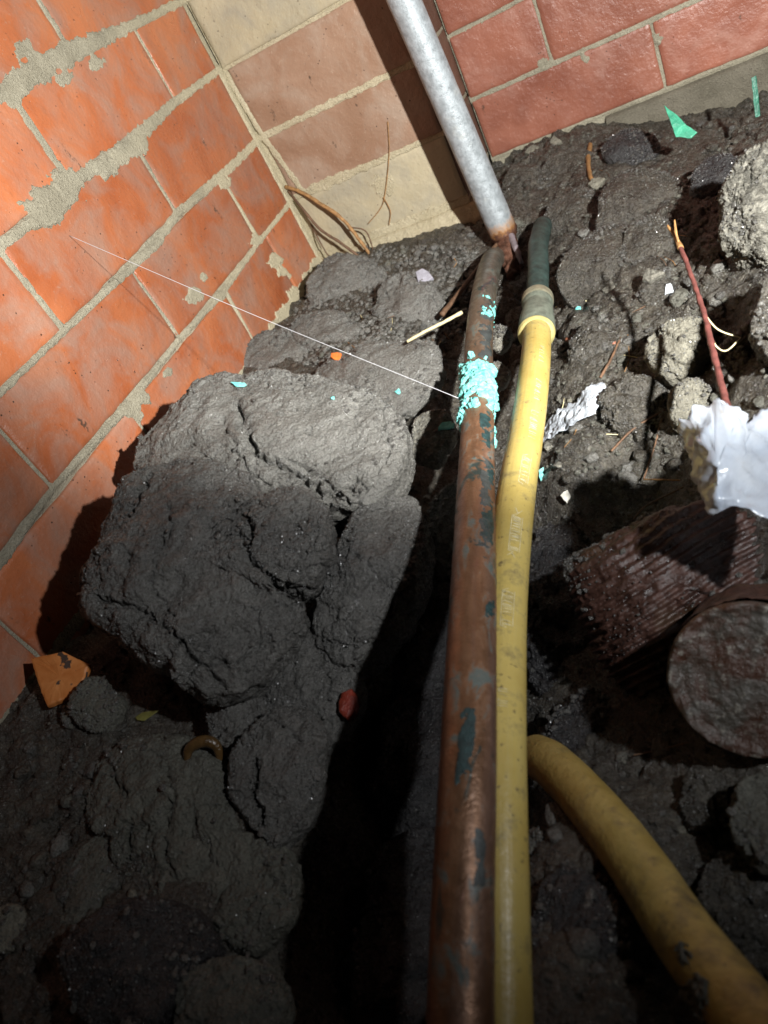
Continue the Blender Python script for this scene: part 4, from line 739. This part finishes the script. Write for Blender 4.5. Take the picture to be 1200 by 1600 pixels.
pv = [(848, 692, 0), (852, 664, 0), (872, 642, 5), (900, 627, 7), (918, 604, 9), (942, 597, 5), (950, 612, 2), (930, 645, 4), (900, 662, 6), (872, 678, 4)]
film('plastic_scrap', 'crumpled pale blue film half pressed into the soil beside the yellow pipe', 'plastic', [on_g(x, y, 5+l) for x, y, l in pv], [(0, 1, 2, 9), (9, 2, 3, 8), (8, 3, 4, 7), (7, 4, 5, 6)][::1], simple('dirty_blue_film', (.52, .56, .62), .35, 0, 70, .35, .002), cuts=4, crumple=.8, seed=5, fr=.12)
# ================================================================== FLAT SHARDS AND CRUMBS
def shard(name, label, cat, outline, z, th, mat, n_up=.8, res=24, amp=.4, depth=None, group=None):
    O = np.array(outline, float); c2 = O.mean(0); c = onz(*c2, z) if depth is None else at(*c2, depth); v = -ray(*c2); v /= np.linalg.norm(v)
    n = n_up*np.array([0, 0, 1.])+(1-n_up)*v; n /= np.linalg.norm(n)
    R_ = []
    for a, b_ in zip(O, np.roll(O, -1, 0)):
        for t in np.linspace(0, 1, 9)[:-1]: R_.append(on_plane(*(a*(1-t)+b_*t), c, n))
    R_ = np.array(R_); m = len(R_); cc = R_.mean(0); rings = [(.0, 1.), (.5, 1.), (.9, 1.), (.975, .85), (1., .55), (1.01, -.3), (.98, -.9), (.5, -1.), (0, -1.)]
    V = []
    for s_0, hh in rings: V.append(cc+(R_-cc)*s_0+n*hh*th/2)
    V = np.array(V); V = V+amp*np.stack([perlin(V*.25+k*7) for k in range(3)], -1)*(1.5 if th > 1 else .6)
    idx = np.arange(len(rings)*m).reshape(len(rings), m); nx = np.roll(idx, -1, 1); F = np.stack([idx[:-1], idx[1:], nx[1:], nx[:-1]], -1).reshape(-1, 4)
    o = mesh_np(name, V.reshape(-1, 3), F, mat, smooth=False); fix_normals(o, cc); return tag(o, label, cat, group)
s_ = NT('orange_shard'); _n = s_.noise(60, 4, .6); _c = s_.mix(s_.ramp(_n, .35, .65), (.50, .16, .035), (.62, .24, .07)); _c = s_.mix(s_.ramp(s_.noise(110, 3, .5), .62, .66), _c, (.06, .04, .03)); M_SHARD = s_.out(_c, .55, s_.bump(_n, .001))
def g_at(px, py): return hit([px], [py])[0][2]
shard('brick_shard', 'five sided orange brick shard lying at the foot of the left wall', 'shard', [(50, 1030), (100, 1020), (142, 1040), (134, 1065), (112, 1092), (76, 1105), (62, 1070)], -336, 7, M_SHARD, .5)
shard('plastic_shard', 'pointed bright green shard poking up by the right hand footing', 'shard', [(1038, 165), (1058, 180), (1072, 195), (1090, 207), (1080, 216), (1056, 214)], -330, 1.6, simple('green_plastic', (.06, .36, .22), .4, 0, 90, .4), .3)
shard('plastic_shard', 'narrow dark green sliver at the far right of the footing', 'shard', [(1174, 122), (1182, 118), (1188, 180), (1180, 184)], -330, 1.4, simple('dark_green_plastic', (.02, .14, .09), .4, 0, 90, .4), .2)
def top_at(px, py, names=None):
    dg = bpy.context.evaluated_depsgraph_get(); d = Vector(ray(px, py)*fl).normalized(); r = scene.ray_cast(dg, Vector(tw(CAM)), d)
    return (np.array(r[1])*fl/MM) if r[0] else hit([px], [py])[0]
def chip(name, label, cat, cx, cy, w_, h_, mat, ang=0., th=1.2, group=None, soft=False):
    d = np.linalg.norm(top_at(cx, cy)-CAM)/np.linalg.norm(ray(cx, cy)); a = np.linspace(0, 2*np.pi, 14 if soft else 8)[:-1]; O = []
    for k, t in enumerate(a):
        r = 1+(.05 if soft else .25)*math.sin(k*2.7+cx); x, y = w_/2*math.cos(t)*r, h_/2*math.sin(t)*r; O.append((cx+x*math.cos(ang)-y*math.sin(ang), cy+x*math.sin(ang)+y*math.cos(ang)))
    o = shard(name, label, cat, O, 0, th, mat, .5, depth=d-1.5, group=group)
    if soft: o.data.polygons.foreach_set('use_smooth', [True]*len(o.data.polygons))
    return o
chip('verdigris_flake', 'teal flake resting on the small pale rock', 'flake', 697, 666, 30, 13, M_TEAL, -.25, 2.2)
chip('verdigris_flake', 'teal flake on the top edge of the pale clod', 'flake', 374, 601, 24, 8, M_TEAL, .1, 1.2)
chip('verdigris_flake', 'tiny teal chip on the flat speckled stone', 'flake', 622, 612, 9, 9, M_TEAL, .4, 1)
chip('verdigris_flake', 'teal chip touching the right side of the yellow pipe', 'flake', 846, 741, 8, 22, M_TEAL, 0, 2)
chip('verdigris_flake', 'tiny teal chip on the soil right of the brass collar', 'flake', 904, 482, 10, 7, M_TEAL, 0, 1)
chip('verdigris_flake', 'minute teal chip low on the face of the pale clod', 'flake', 520, 622, 6, 5, M_TEAL, 0, 1)
chip('brick_crumb', 'small bright orange crumb on the bluish grey lump', 'crumb', 526, 558, 18, 14, simple('orange_crumb', (.70, .17, .03), .6), .2, 5)
chip('stone_chip', 'square lilac grey chip beside the root end', 'chip', 662, 434, 26, 26, simple('lilac_stone', (.34, .33, .38), .6, 0, 90, .3), .1, 6)
chip('stone_chip', 'cream oval pebble below the rounded dark knob', 'chip', 1019, 432, 34, 20, M_STONE, -.2, 8)
chip('stone_chip', 'pale angular chip below the dark lump by the pipe stub', 'chip', 953, 452, 24, 16, M_STONE, -.5, 5)
chip('stone_chip', 'whitish blue chip on the soil above the crumbly clod', 'chip', 1045, 452, 14, 18, simple('pale_blue_chip', (.60, .64, .68), .5), .5, 3)
chip('stone_chip', 'cream chip under the orange root stub', 'chip', 932, 288, 26, 18, M_CREAMCLAY, -.5, 8)
chip('stone_chip', 'pale pebble pressed in the soil by the yellow pipe', 'chip', 856, 698, 14, 14, M_STONE, 0, 4)
chip('stone_chip', 'white crusty speck cluster on the dark soil right of the yellow pipe', 'chip', 885, 775, 16, 20, simple('white_crust', (.6, .58, .52), .6), .5, 3)
chip('stone_chip', 'cream chip just above the white crusty speck cluster', 'chip', 874, 727, 18, 9, M_STONE, .1, 3)
chip('stone_chip', 'tan chip under the brick overhang of the right wall', 'chip', 832, 237, 22, 16, M_CREAMCLAY, -.6, 8)
chip('stone_chip', 'rounded tan stone wedged below the corner of the right wall', 'chip', 868, 222, 18, 14, M_CREAMCLAY, 0, 7)
chip('seed_pod', 'glossy red brown pod on the shaded clay left of the trench', 'pod', 546, 1102, 30, 46, simple('glossy_red_pod', (.22, .035, .02), .18, 0, 120, .4, .0008), .15, 9, soft=True)
chip('leaf_scrap', 'olive yellow leaf scrap beside the dark lump', 'leaf', 228, 1118, 38, 12, simple('olive_leaf', (.16, .15, .04), .35, 0, 90, .3), -.35, 1.0)
# curved shell
sh = [at(290, 1190, 590), at(298, 1168, 588), at(318, 1156, 586), at(338, 1164, 586), at(344, 1190, 588)]
dd = np.linalg.norm(top_at(318, 1175)-CAM)/np.linalg.norm(ray(318, 1175))-3
sh = [at(x, y, dd) for x, y in [(291, 1196), (296, 1170), (318, 1158), (338, 1166), (344, 1192)]]
o = tube('snail_shell', sh, lambda t: 1.2+2.8*math.sin(math.pi*min(1, max(0, t*.9+.05))), simple('brown_shell', (.10, .055, .02), .15, 0, 60, .6, .0008), 40, 16); tag(o, 'curved glossy brown shell on the olive grey lump', 'shell')

# ================================================================== TIMBER AND LOG
s_ = NT('rotten_timber'); _co = s_.co; _g1 = s_.noise(1., 5, .6, .3, s_.scaled((22, 22, 22))); _n = s_.noise(120, 5, .65)
_c = s_.mix(s_.ramp(_n, .35, .65), (.026, .012, .009), (.075, .032, .022)); _c = s_.mix(s_.ramp(_g1, .55, .7, 0, .7), _c, (.09, .052, .026)); M_TIM = s_.out(_c, s_.ramp(_n, .35, .6, .25, .6), s_.bump(_n, .002), spec=.6)
def tgrain(Pn, N):
    Q = pix(Pn); a = (Q[..., 0]*.50+Q[..., 1]*.866)+14*perlin(Pn*.012); lower = sstep(-60, 120, (Q[..., 1]-900)*.8+(Q[..., 0]-1000)*.45)
    return (.8+2.0*lower)*np.sin(a*.42+1.0*perlin(Pn*.02))+1.4*fbm(Pn*.09, 4)
RB = clod('ribbed_bark', None, None,
     [(888, 890), (905, 862), (940, 850), (985, 828), (1040, 800), (1110, 790), (1190, 820), (1250, 880), (1250, 960), (1170, 960), (1090, 1010), (1045, 1075), (1000, 1085), (960, 1060), (925, 990), (898, 935)], z=-420, h=34, up=.25, res=260, mat=M_TIM, p=2.3, amp=.5, big=.5, seed=50, grain=tgrain, facets=0)
clod('clay_clod', 'small muddy lump stuck on the left tip of the rotten log', 'clod', [(882, 892), (900, 868), (922, 862), (925, 885), (908, 912), (890, 915)], z=-398, h=9, up=.3, res=60, mat=M_SOIL, seed=51)
LG = empty('cut_log', at(1165, 1060, 420)); tag(LG, 'rotten red brown log with ribbed bark and a muddy round cut end, right edge', 'log'); parent(RB, LG)
ax_end = at(1172, 1062, 380); ax_back = at(1185, 1000, 470)
M_BARK = simple('muddy_bark', (.075, .060, .048), .45, 0, 90, .6, .003)
s_ = NT('muddy_end_grain'); _n = s_.noise(34, 7, .72); _m = s_.noise(200, 5, .7); _c = s_.mix(s_.ramp(_n, .44, .56), (.050, .021, .012), (.062, .055, .046)); _c = s_.mix(s_.ramp(_m, .57, .64, 0, .85), _c, (.20, .185, .155)); M_END = s_.out(_c, s_.ramp(_m, .4, .6, .25, .6), s_.bump(_n, .003, s_.bump(_m, .0012)), spec=.6)
Rl = 38.5
parent(tube('bark_rim', [ax_end*.97+ax_back*.03, ax_end*.5+ax_back*.5, ax_back], lambda t: Rl+1.5*math.exp(-(t/.05)**2), M_TIM, 90, 120, cap=False, disp=lambda P, u, s: 1.6*fbm(P*.06, 4)+.5*fbm(P*.3, 3)), LG)
axv = ax_end-ax_back; axv /= np.linalg.norm(axv); f1_ = np.cross(axv, [0, 0, 1.]); f1_ /= np.linalg.norm(f1_); f2_ = np.cross(axv, f1_)
rr_ = np.linspace(0, 1, 60)[:, None]; aa = np.linspace(0, 2*np.pi, 121)[None, :]
V = ax_end+(rr_*(Rl+.5)*np.cos(aa))[..., None]*f1_+(rr_*(Rl+.5)*np.sin(aa))[..., None]*f2_
hgt = 2.2*sstep(.78, .93, rr_)-2.5*sstep(.96, 1., rr_)+1.8*fbm(V*.05, 4)*(.4+rr_)+1.9*fbm(V*.16, 4)*sstep(.62, .95, rr_)+.35*fbm(V*.4, 3); V = V+hgt[..., None]*axv
o = mesh_np('end_face', V.reshape(-1, 3), grid_faces(60, 121), M_END); parent(o, LG); fix_normals_child(o, ax_back)

# ================================================================== WATER DROPLETS (condensation and wet clay)
s_ = NT('water'); M_WAT = s_.out((.95, .97, 1.), .04); s_.b.inputs['Transmission Weight'].default_value = 1.; s_.b.inputs['IOR'].default_value = 1.33
import bmesh
bm = bmesh.new(); bmesh.ops.create_icosphere(bm, subdivisions=2, radius=1.); bm.verts.ensure_lookup_table(); dv = np.array([v.co[:] for v in bm.verts]); df = np.array([[v.index for v in f.verts] for f in bm.faces]); bm.free()
M_GRIT = NT('wet_glossy_grit').out((.10, .10, .097), .31, spec=1.0)
gv = np.array([[1, .1, 0], [-.9, .1, .1], [.1, 1, -.1], [0, -.8, .1], [.1, .1, .7], [0, 0, -.8]], float); gf = np.array([[0, 2, 4], [2, 1, 4], [1, 3, 4], [3, 0, 4], [2, 0, 5], [1, 2, 5], [3, 1, 5], [0, 3, 5]])
def drops(name, label, Pd, Nd, r0, r1, dv=dv, df=df, mat=None, sm=True):
    m = len(Pd); r = r0+(r1-r0)*rng.rand(m)**2.5; nb_ = len(dv); B = dv[None]-.45*Nd[:, None]*(dv@Nd.T).T[..., None]
    if not sm:
        th_ = rng.uniform(0, 6.28, (m, 3)); B = np.broadcast_to(dv, (m, nb_, 3)).copy()
        for ax_ in range(3):
            i_, j_ = [(1, 2), (0, 2), (0, 1)][ax_]; ca, sa = np.cos(th_[:, ax_])[:, None], np.sin(th_[:, ax_])[:, None]; bi = B[..., i_]*ca-B[..., j_]*sa; B[..., j_] = B[..., i_]*sa+B[..., j_]*ca; B[..., i_] = bi
    V = B*r[:, None, None]+(Pd+Nd*r[:, None]*(.1 if sm else .25))[:, None]; F = (df[None]+(np.arange(m)*nb_)[:, None, None]).reshape(-1, 3)
    o = mesh_np(name, V.reshape(-1, 3), F, mat or M_WAT, smooth=sm); o['kind'] = 'stuff'; return tag(o, label, 'water')
Pd, Nd = [], []
for A, N_, size in DROPS:
    f = (N_@(-ray(600, 900)) > .1)&(N_[:, 2] > .05); A, N_ = A[f], N_[f]
    if not len(A): continue
    k = rng.randint(0, len(A), int(min(2200, size*26))); Pd.append(A[k]); Nd.append(N_[k])
Pd = np.vstack(Pd); Nd = np.vstack(Nd); q = perlin(Pd*.03) > -.1
M_GLINT = simple('painted_glint_pale', (.50, .49, .46), .2, 0, 200, .4, .0)  # pale colour stands in for wet glints on the clods
qs = rng.rand(len(Pd)) < .10
drops('glint_grains', 'pale grains painted as glints on the clay clods', Pd[qs], Nd[qs], .14, .42, gv, gf, M_GLINT, False)
drops('wet_grit', 'tiny glistening wet grains stuck to the clay clods', Pd[q], Nd[q], .35, 1.0, gv, gf, M_GRIT, False)
gq = hit(rng.uniform(-10, 1210, 7000), rng.uniform(180, 1610, 7000)); gq = gq[(gq[:, 0] > 4)&(gq[:, 1] > -155)]
drops('wet_grit', 'tiny glistening wet grains on the bare soil', gq, np.tile([0, 0, 1.], (len(gq), 1)), .35, .95, gv, gf, M_GRIT, False)
ny = 190; yy = rng.uniform(10, 520, ny); zz = rng.uniform(-335, 30, ny)
drops('water_droplets', 'condensation droplets on the orange brick wall', np.stack([0*yy+.1, yy, zz], 1), np.tile([1., 0, 0], (ny, 1)), .4, 1.3)
nx_ = 60; xx = rng.uniform(15, 230, nx_); zz = rng.uniform(-370, -20, nx_)
drops('water_droplets', 'condensation droplets on the corner pier', np.stack([xx, 0*xx+.1, zz], 1), np.tile([0, 1., 0], (nx_, 1)), .4, 1.0)

Pc, Nc = [], []
for A, N_, size in DROPS:
    f = (N_[:, 2] > .35); A, N_ = A[f], N_[f]
    if len(A): k = rng.randint(0, len(A), int(size*10)); Pc.append(A[k]); Nc.append(N_[k])
Pc = np.vstack(Pc); q = fbm(Pc*.03+60, 3)+.25*rng.normal(size=len(Pc)) > .25
tag(scatter('soil_crumbs', Pc[q], .6, 3.2, M_CLAY), 'loose crumbs of clay shed over the clods', 'soil')

hz = hit(rng.uniform(460, 745, 5200), rng.uniform(385, 570, 5200)); hz = hz[(hz[:, 0] > 5)&(hz[:, 1] > -150)&(hz[:, 2] > -400)]
tag(scatter('clay_crumbs', hz, .8, 4.6, M_CLAYP), 'pale grey clay crumbs filling the corner behind the big clods', 'soil')
hz = hit(rng.uniform(790, 1200, 2600), rng.uniform(200, 740, 2600)); hz = hz[(hz[:, 0] > 5)&(hz[:, 1] > -150)&(hz[:, 2] > -440)]
tag(scatter('clay_crumbs', hz, .7, 3.6, M_OLIVE), 'olive grey clay crumbs strewn over the soil right of the pipes', 'soil')
